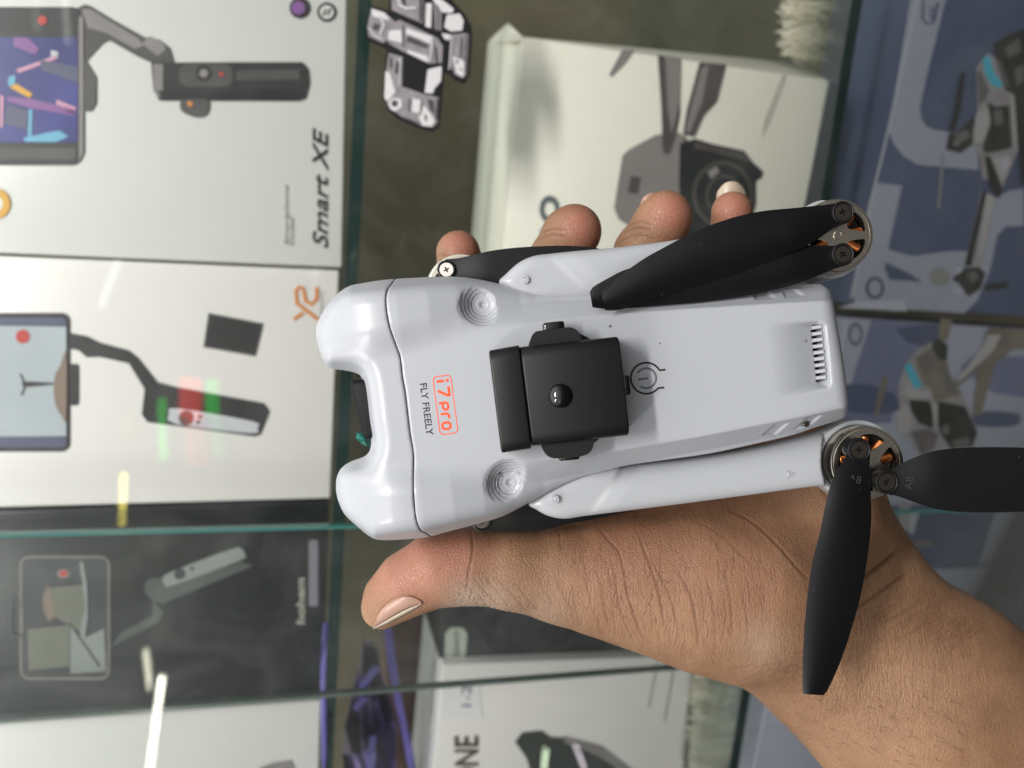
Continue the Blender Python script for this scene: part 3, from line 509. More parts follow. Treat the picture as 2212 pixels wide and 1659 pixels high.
PK('printed_drone_camera', j3([(330, 690), (480, 700), (520, 830), (500, 900), (400, 860), (350, 780)]), M_DK, .0015); PK('printed_drone_camera', j3([(540, 700), (740, 740), (830, 930), (790, 1030), (640, 1050), (560, 940), (530, 820)]), M_DK, .0015); PK('printed_lens', disc(2043, 928, 8, ry=11), M_PGREY, .0018); PK('printed_accent', j3([(295, 445), (340, 420), (430, 590), (370, 612)]), M_CY, .0017)
PK('printed_drone_arm', j3([(590, 640), (700, 520), (850, 380), (890, 200), (930, 165), (1300, 190), (1300, 310), (1080, 330), (960, 430), (900, 620), (820, 620), (825, 480), (640, 640)]), M_TAU, .0015); PK('printed_motor', disc(2168, 740, 9, ry=12), M_PGREY, .0018); PK('printed_motor', j3([(500, 260), (560, 250), (615, 300), (605, 400), (550, 400), (500, 320)]), M_DK, .0016)
PK('printed_drone_leg', j3([(560, 100), (650, 110), (610, 260), (540, 250)]), M_TAU, .0013); PK('printed_rotor', j3([(140, 520), (185, 525), (110, 800), (75, 840), (90, 720)]), M_TAU, .0013); PK('printed_drone_arm', j3([(810, 620), (900, 620), (860, 800), (800, 800)]), M_TAU, .0014)
PK('printed_wedge', j4([(330, 120), (1900, 100), (1560, 220), (1360, 820), (400, 880)]), M_NV, .001); PK('printed_drone_leg', j4([(420, 80), (560, 90), (540, 420), (430, 420)]), M_BODY, .0013); PK('printed_motor', j4([(430, 430), (560, 480), (560, 640), (450, 620)]), M_DK, .0015); PK('printed_rotor', j4([(600, 560), (700, 535), (830, 550), (820, 600), (600, 610)]), M_TAU, .0015); PK('printed_drone_leg', j4([(540, 210), (660, 215), (590, 470), (540, 440)]), M_BL2, .0012)
for pts_, m_, l_ in (([(270, 640), (330, 560), (420, 630), (490, 620), (500, 690), (340, 680)], M_BD2, .0014), ([(250, 780), (310, 720), (350, 800), (330, 930), (250, 930)], M_BD2, .0016), ([(340, 920), (480, 900), (540, 940), (520, 1040), (420, 1090)], M_BD3, .0016), ([(400, 400), (480, 340), (520, 420), (460, 520)], M_BD3, .0018), ([(560, 430), (620, 500), (700, 650), (600, 640)], M_BD3, .0017), ([(870, 300), (900, 220), (1000, 220), (940, 340), (700, 560), (680, 540)], M_BD2, .0018), ([(640, 990), (760, 960), (780, 1020), (680, 1050)], M_BD3, .0018), ([(500, 720), (540, 720), (540, 860), (510, 880)], M_BD2, .0018)): PK('printed_shading', j3(pts_), m_, l_)
J3 = quad_box('drone_box', [(1712, 1248), (2465, 1206), (2400, 1800), (1600, 1800)], YJ, .09, M_BL); props(J3, 'blue grey box right of the wrist with a small dark badge', 'box', 'blue drone boxes on the bottom shelf')
poly('printed_badge', j4([(1620, 1100), (1810, 1080), (1780, 1290), (1700, 1310), (1640, 1260)]), YJ, M_PNAVY, J3); poly('printed_badge_sign', j4([(1730, 1140), (1780, 1130), (1760, 1240), (1720, 1240)]), YJ, M_BL, J3, .001)

# ---- sticker on the front pane
def k1(p): return [(784.5 + x * .1786, y * .1786) for x, y in p]
M_STB = mat('sticker_black', '#17171a', .45); M_STW = mat('sticker_white_ink', '#d2cfd1', .4, noise=.05, nscale=90); M_STG = mat('sticker_grey_ink', '#8d888b', .4, noise=.35, nscale=260); M_STD = mat('sticker_dark_ink', '#4d484c', .4)
ST = empty('pane_sticker', Matrix.Translation(at(900, 140, Y_GLASS - .001))); props(ST, 'black and white mechanical letter sticker stuck on the front pane', 'sticker'); bpy.context.view_layer.update()
def PS(n, pts, m, l, s=0):
    o = poly(n, k1(pts), Y_GLASS, m, ST, l, s); o.matrix_parent_inverse = ST.matrix_world.inverted(); return o
PS('sticker_backing', [(310, -300), (1000, -300), (1090, 20), (1230, 170), (1310, 320), (1320, 450), (1290, 900), (1230, 1020), (1120, 980), (1030, 900), (985, 890), (950, 1260), (920, 1540), (840, 1600), (640, 1540), (430, 1450), (290, 1330), (235, 1180), (260, 860), (285, 600), (60, 500), (30, 330), (90, 60), (310, 130)], M_STB, .0004)
for p_, m_ in (([(345, -200), (740, -200), (730, 290), (640, 250), (520, 200), (345, 120)], M_STG), ([(760, 40), (830, 40), (820, 340), (750, 320)], M_STW), ([(850, 20), (950, 60), (945, 370), (870, 360)], M_STG), ([(800, -60), (960, 0), (1100, 110), (1070, 160), (960, 150)], M_STW), ([(1010, 180), (1170, 165), (1215, 250), (1195, 370), (1060, 380), (980, 330)], M_STW),
               ([(1060, 420), (1240, 400), (1275, 420), (1250, 900), (1200, 945), (1110, 900), (1040, 760)], M_STG), ([(950, 400), (1060, 420), (1040, 490), (980, 470)], M_STW), ([(1080, 680), (1180, 720), (1240, 760), (1210, 930), (1130, 890)], M_STW), ([(1110, 715), (1160, 745), (1130, 775)], M_STD), ([(1160, 830), (1200, 830), (1180, 860)], M_STD),
               ([(100, 100), (260, 150), (380, 260), (300, 480), (240, 520), (70, 440), (50, 330)], M_STG), ([(100, 105), (250, 150), (320, 230), (260, 240), (110, 190)], M_STW), ([(310, 370), (460, 360), (470, 520), (300, 480)], M_STW), ([(440, 240), (900, 460), (965, 560), (950, 760), (800, 770), (480, 620), (300, 520), (300, 300)], M_STG), ([(520, 340), (830, 440), (810, 530), (660, 460), (520, 410)], M_STW), ([(530, 600), (780, 680), (790, 760), (540, 640)], M_STW),
               ([(310, 640), (480, 690), (470, 1040), (440, 1110), (260, 1180), (280, 860)], M_STG), ([(270, 860), (320, 880), (390, 1110), (330, 1190), (290, 1230), (255, 1180)], M_STW), ([(780, 840), (950, 800), (940, 980), (870, 1060), (840, 1130), (745, 1120)], M_STW), ([(480, 1050), (740, 1140), (920, 1180), (900, 1480), (840, 1540), (700, 1520), (450, 1400), (280, 1260), (380, 1120)], M_STG),
               ([(740, 1270), (870, 1460), (830, 1530), (720, 1520), (670, 1420)], M_STW), ([(600, 1190), (700, 1210), (680, 1370), (590, 1350)], M_STW), ([(740, 1380), (770, 1400), (770, 1470), (750, 1450)], M_STB), ([(310, 1230), (370, 1180), (460, 1200), (470, 1290), (380, 1350), (320, 1310)], M_STW), ([(400, 740), (440, 760), (420, 900), (380, 880)], M_STD), ([(130, 280), (200, 300), (180, 370), (110, 350)], M_STD), ([(780, 1190), (850, 1220), (860, 1380), (800, 1320)], M_STD), ([(540, 430), (780, 540), (780, 590), (520, 500)], M_STD)):
    PS('printed_shape', p_, m_, .0006 + .0002 * (m_ is M_STW) + .0003 * (m_ is M_STD) + .0003 * (m_ is M_STB))
for ln_, w_, m_ in (([(690, -40), (690, 260)], 14, M_STB), ([(720, -40), (715, 280)], 8, M_STD), ([(840, 40), (850, 350)], 16, M_STD), ([(900, 60), (905, 360)], 10, M_STB), ([(480, 300), (480, 560)], 12, M_STD), ([(840, 440), (810, 740)], 16, M_STW), ([(870, 560), (890, 760)], 22, M_STD), ([(1075, 430), (1040, 840)], 14, M_STW), ([(1190, 450), (1175, 700)], 16, M_STD), ([(1245, 420), (1225, 880)], 10, M_STB), ([(560, 1190), (545, 1350)], 12, M_STD), ([(700, 1210), (690, 1390)], 10, M_STD), ([(330, 690), (330, 820)], 20, M_STD), ([(450, 700), (440, 1010)], 14, M_STW), ([(480, 1420), (690, 1500)], 14, M_STD), ([(900, 1190), (880, 1450)], 26, M_STD), ([(210, 200), (250, 300), (200, 420)], 20, M_STW), ([(70, 330), (130, 420), (230, 470)], 14, M_STW), ([(430, -20), (440, 60), (520, 100), (640, 90)], 26, M_STW), ([(480, -30), (500, 60)], 22, M_STB)):
    Vr, Fr = ribbon(ln_, w_); o = flat_print('printed_line', k1([tuple(v) for v in Vr]), Fr, Y_GLASS, m_, ST, .0013); o.matrix_parent_inverse = ST.matrix_world.inverted()
PS('printed_rivet', [(380 + 38 * math.cos(t), 1250 + 42 * math.sin(t)) for t in np.linspace(0, 6.28, 16, endpoint=False)], M_STD, .0011); PS('printed_panel', [(495, 690), (770, 770), (735, 1110), (480, 1030)], M_STB, .0010)

# ---- lamps of the shop behind the photographer; they show only as reflections in the panes
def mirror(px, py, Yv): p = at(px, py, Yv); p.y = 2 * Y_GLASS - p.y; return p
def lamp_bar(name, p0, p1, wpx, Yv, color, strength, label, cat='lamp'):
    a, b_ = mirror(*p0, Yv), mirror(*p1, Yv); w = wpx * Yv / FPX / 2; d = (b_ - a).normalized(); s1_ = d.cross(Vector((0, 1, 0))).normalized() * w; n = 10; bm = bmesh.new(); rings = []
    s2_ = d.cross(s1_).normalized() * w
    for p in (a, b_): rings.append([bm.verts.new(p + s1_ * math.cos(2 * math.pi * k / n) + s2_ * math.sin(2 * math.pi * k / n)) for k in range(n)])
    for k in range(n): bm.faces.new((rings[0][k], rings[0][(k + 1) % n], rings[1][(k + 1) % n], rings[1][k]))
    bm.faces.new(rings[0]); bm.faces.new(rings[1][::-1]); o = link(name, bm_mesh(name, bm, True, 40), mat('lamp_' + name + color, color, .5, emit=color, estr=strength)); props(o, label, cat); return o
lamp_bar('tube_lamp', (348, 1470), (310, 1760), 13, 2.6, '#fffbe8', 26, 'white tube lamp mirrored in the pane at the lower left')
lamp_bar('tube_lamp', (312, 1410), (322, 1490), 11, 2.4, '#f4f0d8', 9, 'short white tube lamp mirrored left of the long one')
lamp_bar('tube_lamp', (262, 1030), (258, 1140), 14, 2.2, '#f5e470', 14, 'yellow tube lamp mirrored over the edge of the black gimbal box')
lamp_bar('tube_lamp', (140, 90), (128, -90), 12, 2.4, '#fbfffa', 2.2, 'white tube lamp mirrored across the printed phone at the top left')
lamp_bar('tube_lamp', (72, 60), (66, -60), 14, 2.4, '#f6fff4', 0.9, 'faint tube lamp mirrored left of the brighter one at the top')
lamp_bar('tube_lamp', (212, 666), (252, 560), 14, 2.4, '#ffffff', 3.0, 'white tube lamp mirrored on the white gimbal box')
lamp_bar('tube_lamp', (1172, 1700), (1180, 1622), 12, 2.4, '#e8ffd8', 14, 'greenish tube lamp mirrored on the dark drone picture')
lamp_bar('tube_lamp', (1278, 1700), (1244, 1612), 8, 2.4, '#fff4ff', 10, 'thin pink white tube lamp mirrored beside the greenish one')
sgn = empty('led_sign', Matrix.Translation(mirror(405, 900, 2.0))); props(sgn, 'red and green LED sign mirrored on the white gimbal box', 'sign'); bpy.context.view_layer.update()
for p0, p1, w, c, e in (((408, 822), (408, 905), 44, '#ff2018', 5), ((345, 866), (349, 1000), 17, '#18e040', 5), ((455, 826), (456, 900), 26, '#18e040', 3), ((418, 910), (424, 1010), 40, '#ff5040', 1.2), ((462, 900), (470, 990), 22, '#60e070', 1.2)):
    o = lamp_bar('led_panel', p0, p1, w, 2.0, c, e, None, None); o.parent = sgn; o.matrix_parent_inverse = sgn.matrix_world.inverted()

# ================================================================== THE DRONE
drone = empty('drone', HELD)
props(drone, 'folded light grey camera drone with black propellers lying on the open palm', 'drone')
def dpart(name, me, m, parent=None): return link(name, me, m, parent or drone)

# ---- shell: plan outline, read at the widest level, and a height map of its top
OUT = [(751,619),(790,610),(840,603),(906,599),(965,597),(1004,599),(1044,605),(1076,612),(1103,619),(1143,629),(1173,634),(1272,634),
       (1420,630),(1560,622),(1680,613),(1762,608),(1787,613),(1797,632),(1803,670),(1822,783),(1832,872),(1829,894),(1815,910),(1732,937),(1646,958),(1536,982),(1430,997),
       (1359,1008),(1317,1018),(1256,1033),(1199,1056),(1142,1087),(1085,1116),(1028,1133),(971,1148),(920,1161),(868,1166),(822,1167),
       (800,1160),(772,1138),(743,1110),(729,1081),(724,1056),(728,1028),(738,1010),(757,997),(784,987),(796,977),(801,961),(800,939),(795,910),(789,858),(784,827),
       (778,812),(765,805),(741,800),(714,796),(700,782),(687,752),(680,723),(684,700),(698,672),(718,644)]
HS = -9.0
ang = math.atan2(118, 941); AC = L(1250, 836, 0)[:2]                      # long axis of the body
axd = np.array((math.cos(ang), math.sin(ang))); axn = np.array((math.sin(ang), -math.cos(ang)))   # tailwards, and towards the picture's bottom
outl = spline(LA(OUT, HS), 4)
h = 0.4
gx, gy, gz = grid((-60, -50, -40), (98, 34, 6.4), h)
X2, Y2 = np.meshgrid(gx, gy, indexing='ij')
d2 = sd_poly(X2, Y2, outl)
A = (X2 - AC[0]) * axd[0] + (Y2 - AC[1]) * axd[1]; B = (X2 - AC[0]) * axn[0] + (Y2 - AC[1]) * axn[1]; BA = np.abs(B)
def sst(e0, e1, x): t = np.clip((x - e0) / (e1 - e0), 0, 1); return t * t * (3 - 2 * t)
# shoulder height, plate half width and blend width along the axis (mm)
a_k = [-70, -62, -52, -44, -36, -28, -20, -12, 0, 30, 80]
P_k = [1.5, 2.2, 3.0, 3.0, 2.2, 0.2, -3.2, -5.6, -7.0, -7.0, -7.0]
w_k = [13.0, 13.0, 13.0, 13.5, 14.5, 15.6, 16.8, 17.6, 18.2, 16.8, 13.4]
b_k = [9, 9, 9, 9, 9, 8.5, 7.5, 6.5, 5.5, 5.0, 5.0]
Pz = np.interp(A, a_k, P_k); Wd = np.interp(A, a_k, w_k); Bw = np.interp(A, a_k, b_k)
lin_t = np.clip((BA - Wd) / Bw, 0, 1)
fr = sst(-5, -25, A)
top = Pz * (fr * sst(0, 1, lin_t) + (1 - fr) * lin_t)
top = top - 0.012 * BA * BA * 0.1 - 1.1 * sst(48, 74, A) ** 2
top = top - 0.018 * np.maximum(-A - 48, 0) ** 2 * (BA > 12) * sst(12, 20, BA)
# air outlet at the tail: a wedge that sinks towards a row of ribs
def pts_in(pts, hh): return sd_poly(X2, Y2, LA(pts, hh))
vent = pts_in([(1620, 698), (1764, 695), (1779, 704), (1791, 826), (1786, 837), (1630, 876)], -2)
ramp = np.clip((A - 50.5) / 15.0, 0, 1) ** 1.7
top = np.where(vent < 0.3, np.minimum(top, top - 4.2 * ramp * sst(0.3, -1.6, vent)), top)
slot = pts_in([(1754, 703), (1773, 701), (1785, 823), (1766, 826)], -3)
top = np.where(slot < 0, top - 3.0 * sst(0, -0.5, slot), top)
# stepped round dimples
dimp = []
for px, py, R in ((1043, 657, 6.3), (1101, 1044, 6.3)):
    c = L(px, py, -4)[:2]; r = np.hypot(X2 - c[0], Y2 - c[1]); ci = (int((c[0] - gx[0]) / h), int((c[1] - gy[0]) / h))
    zf = top[ci] - 2.4; rr = np.clip((r - 2.3) / (R - 2.3), 0, 1.6)
    z = zf + 4.6 * rr ** 1.25 + 0.30 * np.sin(rr * 2 * math.pi * 4.5) * (rr > 0.02) * (rr < 1.1)
    z = z - 0.7 * sst(1.1, 0.5, r); top = np.where(r < R * 1.5, smin(top, z, 0.35), top); dimp.append((c, zf))
# trapezoid pockets in the side bevel, both sides
for poly in ([(1648, 945), (1666, 914), (1700, 910), (1683, 943)], [(1718, 933), (1737, 900), (1771, 893), (1757, 922)],
             [(1626, 650), (1634, 630), (1668, 624), (1672, 646)], [(1690, 646), (1698, 626), (1730, 620), (1736, 640)]):
    q = pts_in(poly, -4.5); top = np.where(q < 0, top - 1.5 * sst(0, -0.5, q), top)
gtx, gty = np.gradient(top, h); slope = np.sqrt(1 + np.minimum(gtx ** 2 + gty ** 2, 2.5))
Z3 = gz[None, None, :]
dz = np.where(Z3 > HS, (Z3 - HS) * 0.42, (HS - Z3) * 0.10 + np.maximum(-26 - Z3, 0) * 0.6)
F = smax(d2[:, :, None] + dz, (Z3 - top[:, :, None]) / slope[:, :, None], 3.4)
F = smax(F, -36 - Z3 + 0 * d2[:, :, None], 6.0).astype(np.float32)
OB = np.array((gx[0], gy[0], gz[0])); FB, HB = F, h
SEAM = spline([(848, 560), (841, 609), (837, 631), (837, 659), (841, 688), (848, 717), (858, 750), (865, 774), (870, 816), (876, 849), (886, 933), (893, 976),
               (894, 1019), (896, 1061), (900, 1110), (908, 1144), (918, 1160), (935, 1200)], 5, False)
sm = LA(SEAM, -0.5); so = np.argsort(sm[:, 1]); sx = np.interp(Y2, sm[so, 1], sm[so, 0])
for name, sgn in (('nose_shell', 1), ('body_shell', -1)):
    Fp = smax(F, (sgn * (X2 - sx) + 0.10)[:, :, None] + 0 * Z3, 0.2)
    V, Q = nets(Fp, OB, h); sh = dpart(name, mesh(name, V / 1000, Q), M_SHELL)
    if name == 'body_shell': body_shell = sh
    else: nose_shell = sh
def body_h(px, py): return field_hit(FB, OB, HB, px, py, 6.0, -20, 0.1)
def decal(name, V2, Fs, m, lift=0.06, parent=None, fixed=None):        # flat print laid on the shell: V2 in picture units
    V2 = np.array(V2); hh = body_h(V2[:, 0], V2[:, 1]); hh = np.where(np.isnan(hh), -1, hh)
    if fixed is not None: hh[:] = np.median(hh)
    P = np.array([L(x, y, z + lift) for (x, y), z in zip(V2, hh)]) / 1000
    return dpart(name, mesh(name, P, Fs, smooth=False), m, parent or body_shell)
# ---- print on the nose: "i7 PRO" in a rounded frame, "FLY FREELY" below it
tdir = np.array((0.128, 0.992)); tup = np.array((0.992, -0.128))
def place_text(s, start, size, bold=0.0, width=None, shear=0.0):
    V, Fs = text_flat(s, bold, shear); sc = size
    xs = V[:, 0] * sc
    if width: xs = (V[:, 0] - V[:, 0].min()) / (V[:, 0].max() - V[:, 0].min()) * width
    ys = V[:, 1] * sc
    P = np.array(start)[None, :] + xs[:, None] * tdir + ys[:, None] * tup
    return P, Fs
V, Fs = place_text('FLY FREELY', (907, 829), 21, 0.016, 113); decal('printed_lettering', V, Fs, M_INK_BLACK)
def tp(u, v): return np.array((939, 817)) + tdir * u + tup * v         # u along the line, v up the letters (2212 px units)
S = []
def st(pts, w=5.2): S.append(ribbon([tp(*p) for p in pts], w))
st([(8, 3), (8, 19)], 6); st([(8, 23), (8, 29)], 6)                                         # i
st([(21, 27), (41, 27), (41, 24.5), (28, 3)], 6)                                            # 7
st([(55, 2), (55, 17), (58, 21), (67, 21), (70, 18), (70, 13), (67, 10), (57, 10)], 5.6)    # P
st([(79, 3), (79, 16), (82, 20), (90, 20)], 5.6)                                            # R
st([(98, 7), (98, 17), (101, 20.5), (109, 20.5), (112, 17), (112, 7), (109, 3.4), (101, 3.4), (98, 7)], 5.6)   # O
V, Fs = merge(S); decal('printed_model_name', V, Fs, M_INK_ORANGE)
fr_pts = []
for (cx_, cy_, a0) in ((114, 26, 0), (6, 26, 90), (6, 5, 180), (114, 5, 270)):
    for t in np.linspace(0, 90, 7): fr_pts.append(tp(cx_ + 9 * math.cos(math.radians(a0 + t)) - 0, cy_ + 9 * math.sin(math.radians(a0 + t)) - 0))
V, Fs = ribbon(fr_pts, 2.0, True); decal('printed_frame', V, Fs, M_INK_ORANGE)
# ---- power button
pc = np.array((1396, 817))
bt = arc(pc, 33.5, 44, 326, 44); bt = [(bt[0][0] + 15, bt[0][1] - 3), (bt[0][0] + 3, bt[0][1] - 2)] + bt + [(bt[-1][0] + 3, bt[-1][1] + 1.5), (bt[-1][0] + 14, bt[-1][1])]
V, Fs = ribbon(spline(bt, 2, False), 4.2); decal('button_slot', V, Fs, M_DARK)
V, Fs = merge([ribbon(arc(pc, 21.5, -150, -150 + 252 + 22, 30), 4.6), ribbon([(1378, 820), (1400, 817)], 4.8)]); decal('power_symbol', V, Fs, M_INK_GREY)
# ---- ribs in the air outlet
for k in range(9):
    t = (k + 0.5) / 9.0
    x0, y0 = 1753 + 11 * t, 703 + 122 * t; c0 = L(x0, y0 - 1.5, -2.5); c1 = L(x0 + 19, y0 - 4, -2.2)
    bm = bmesh.new(); dirv = (c1 - c0)[:2]; Ln = np.linalg.norm(dirv); dirv /= Ln; nn = np.array((-dirv[1], dirv[0]))
    vs = []
    for zz, inset in ((-5.5, 0), (-1.9, 0), (-1.6, 0.12)):
        for (s, w) in ((0.15, -0.48), (Ln, -0.48), (Ln, 0.48), (0.15, 0.48)):
            p = c0[:2] + dirv * (s + (inset if s < 1 else 0)) + nn * (w - math.copysign(inset, w)); vs.append(bm.verts.new((p[0] / 1000, p[1] / 1000, (zz - (0.5 if s < 1 and zz > -3 else 0)) / 1000)))
    for l in (0, 4):
        for i in range(4): bm.faces.new((vs[l + i], vs[l + (i + 1) % 4], vs[l + 4 + (i + 1) % 4], vs[l + 4 + i]))
    bm.faces.new(vs[8:12]); dpart('vent_rib', bm_mesh('vent_rib', bm), M_SHELL, body_shell)
bm = bmesh.new(); q = [L(x, y, -5.6) / 1000 for x, y in ((1750, 699), (1776, 696), (1788, 826), (1762, 830))]; vs = [bm.verts.new(p) for p in q] + [bm.verts.new(p - np.array((0, 0, .0015))) for p in q]
for f in ((0, 1, 2, 3), (7, 6, 5, 4), (0, 4, 5, 1), (1, 5, 6, 2), (2, 6, 7, 3), (3, 7, 4, 0)): bm.faces.new([vs[i] for i in f])
dpart('vent_floor', bm_mesh('vent_floor', bm), M_DARK, body_shell)

# ---- screws, motors
def screw_mesh(name, r, rot=0.0):
    o = [(r * math.cos(t), r * math.sin(t)) for t in np.linspace(0, 2 * math.pi, 32, endpoint=False)]
    a, b = r * 0.42, r * 0.11
    pl = [(a, b), (b, b), (b, a), (-b, a), (-b, b), (-a, b), (-a, -b), (-b, -b), (-b, -a), (b, -a), (b, -b), (a, -b)]
    c, s = math.cos(rot), math.sin(rot); pl = [(x * c - y * s, x * s + y * c) for x, y in pl]
    return plate_mesh(name, o, [pl], -1.0, 0.0)
def put(name, me, m, c, parent, tilt=None):
    o = link(name, me, m, parent); o.location = Vector(c) / 1000
    if tilt: o.rotation_euler = tilt
    return o
def screw(c, r, parent, rot=0.3, m=None):
    s = put('screw', screw_mesh('screw', r, rot), m or M_SCREW, c, parent)
    put('screw_recess', lathe_mesh('screw_recess', [(r * 0.9, -1.3), (r * 0.9, -0.75)], 24), M_DARK, (0, 0, 0), s)
    return s
coil = None
def coil_mesh():
    V = []; Fs = []; n = 14; m_ = 15
    for i in range(m_):
        x = 3.3 + 3.9 * i / (m_ - 1); rr = 1.0 + 0.14 * (i % 2)
        for k in range(n):
            t = 2 * math.pi * k / n; V.append((x / 1000, rr * 1.15 * math.cos(t) / 1000, rr * 1.3 * math.sin(t) / 1000))
    for i in range(m_ - 1):
        for k in range(n): Fs.append((i * n + k, i * n + (k + 1) % n, (i + 1) * n + (k + 1) % n, (i + 1) * n + k))
    return mesh('winding', V, Fs)
COIL = coil_mesh(); COIL.materials.append(M_COPPER)
def motor(c, R, holes_deg, half, bright=False, depth=7.5, parent=None):
    mt = empty('motor', Matrix.Identity(4)); mt.parent = parent or drone; mt.location = Vector(c) / 1000
    m = M_CHROMEB if bright else M_CHROME
    outer = [(R * math.cos(t), R * math.sin(t)) for t in np.linspace(0, 2 * math.pi, 72, endpoint=False)]
    hs = []
    for hd in holes_deg:
        c0 = math.radians(hd); w = math.radians(half); pts = []
        for a, r in ((c0 - w, 7.4), (c0 - w * .5, 7.75), (c0, 7.85), (c0 + w * .5, 7.75), (c0 + w, 7.4), (c0 + w * 0.92, 5.8), (c0 + w * .6, 4.2), (c0, 3.4), (c0 - w * .6, 4.2), (c0 - w * 0.92, 5.8)):
            pts.append((r * R / 9.6 * math.cos(a), r * R / 9.6 * math.sin(a)))
        hs.append([tuple(p) for p in spline(pts, 4)])
    link('bell_plate', plate_mesh('bell_plate', outer, hs, -0.7, 0.0), m, mt)
    link('bell_wall', lathe_mesh('bell_wall', [(R - 0.9, -0.6), (R - 0.9, 0.03), (R - 0.5, 0.05), (R - 0.2, -0.06), (R + 0.05, -0.3), (R + 0.2, -0.7), (R + 0.25, -1.2), (R + 0.25, -depth), (R - 0.9, -depth), (R - 0.9, -0.6)], 72, caps=False), m, mt)
    link('motor_pin', lathe_mesh('motor_pin', [(1.15, -2), (1.15, 0.25), (1.0, 0.4), (0.92, 0.40), (0.9, 0.3)], 28), m, mt)
    link('stator', lathe_mesh('stator', [(R - 1.2, -depth), (R - 1.2, -4.6), (2.0, -4.4)], 40), M_DARK, mt)
    for k in range(9):
        o = link('winding', COIL, None, mt); o.rotation_euler = (0, 0, math.radians(40 * k + 12)); o.location = (0, 0, -0.0019)
    return mt

# ---- propeller blades: two edge lines in the picture, a height and a camber
def blade_mesh(name, e1, e2, h0, h1, twist, camber, n=48, nv=14, thick=1.1, tw_end=None):
    E1 = spline(e1, 10, False); E2 = spline(e2, 10, False)
    def rs(E):
        d = np.concatenate([[0], np.cumsum(np.linalg.norm(np.diff(E, axis=0), axis=1))]); t = np.linspace(0, d[-1], n)
        return np.stack([np.interp(t, d, E[:, 0]), np.interp(t, d, E[:, 1])], 1)
    E1, E2 = rs(E1), rs(E2); V = []
    for side in (0, 1):
        for i in range(n):
            u = i / (n - 1); env = sst(0.0, 0.22, u)
            for j in range(nv):
                v = j / (nv - 1); p = E1[i] * (1 - v) + E2[i] * v
                z = h0 + (h1 - h0) * u + env * (twist * (0.5 - v) + camber * (1 - (2 * v - 1) ** 2)) * (1 - 0.35 * u)
                th = thick * (0.12 + 0.88 * (1 - abs(2 * v - 1) ** 2.2)) * (1 - 0.4 * u) * (1.0 + 0.9 * (1 - env))
                V.append(L(p[0], p[1], z + (0 if side == 0 else -th)) / 1000)
    Fs = []
    g = lambda s, i, j: s * n * nv + i * nv + j
    for i in range(n - 1):
        for j in range(nv - 1):
            Fs.append((g(0, i, j), g(0, i + 1, j), g(0, i + 1, j + 1), g(0, i, j + 1))); Fs.append((g(1, i, j), g(1, i, j + 1), g(1, i + 1, j + 1), g(1, i + 1, j)))
        for j in (0, nv - 1): Fs.append((g(0, i, j), g(1, i, j), g(1, i + 1, j), g(0, i + 1, j)))
    for i in (0, n - 1):
        for j in range(nv - 1): Fs.append((g(0, i, j), g(0, i, j + 1), g(1, i, j + 1), g(1, i, j)))
    bm = bmesh.new(); me = mesh(name, V, Fs); bm.from_mesh(me); bmesh.ops.recalc_face_normals(bm, faces=bm.faces[:]); bm.to_mesh(me); bm.free()
    me.polygons.foreach_set('use_smooth', [True] * len(me.polygons)); me.set_sharp_from_angle(angle=math.radians(40)); return me
def boss(c, parent, r=3.05, bright=False, rot=0.3, dep=3.6):
    b = put('blade_root', lathe_mesh('blade_root', [(r * 0.97, -dep), (r, -0.5), (r * 0.95, -0.1), (r * 0.85, 0.0), (r * 0.78, -0.1), (r * 0.76, -0.9), (0.5, -0.95)], 44), M_BLADE, c, parent)
    screw((0, 0, -0.25), r * 0.72, b, rot, M_SCREWB if bright else None); return b
def prop_text(s, start, d, up, size, hh, parent):
    V, Fs = text_flat(s, -0.02); d = np.array(d, float); d /= np.linalg.norm(d); up = np.array(up, float); up /= np.linalg.norm(up)
    P = np.array([L(*(np.array(start) + x * size * d + y * size * up), hh) for x, y in V]) / 1000
    return link('raised_lettering', mesh('raised_lettering', P, Fs, False), MATS['letter_black'], parent)
mat('letter_black', '#3c3c3f', 0.45)

# upper tail motor with its two folded blades
m1c = L(1809, 508, -8.0); m1 = motor(m1c, 9.7, (36, -36, 144, -144), 27)
pA = dpart('propeller_blade', blade_mesh('propeller_blade',
    [(1822, 436), (1794, 441), (1728, 448), (1624, 460), (1520, 492), (1415, 545), (1370, 573), (1340, 595), (1306, 622), (1299, 634)],
    [(1822, 480), (1794, 497), (1763, 519), (1710, 547), (1624, 582), (1520, 613), (1429, 641), (1356, 665), (1322, 671), (1307, 670)], -3.6, 2.4, -0.4, 3.2), M_BLADE)
boss(L(1822, 458, -2.6), pA)
prop_text('b1', (1768, 474), (-0.35, 0.94), (0.94, 0.35), 17, -2.6, pA)
pB = dpart('propeller_blade', blade_mesh('propeller_blade',
    [(1822, 529), (1794, 531), (1740, 530), (1640, 535), (1520, 548), (1415, 566), (1350, 583), (1310, 603), (1281, 620), (1274, 631)],
    [(1822, 573), (1797, 583), (1763, 597), (1710, 617), (1624, 637), (1520, 652), (1440, 659), (1381, 664), (1310, 667), (1280, 664)], -4.6, 0.0, 0.2, 2.4), M_BLADE)
boss(L(1822, 549, -2.9), pB, rot=0.9)
prop_text('1', (1762, 560), (-0.1, 1), (1, 0.1), 17, -3.3, pB)
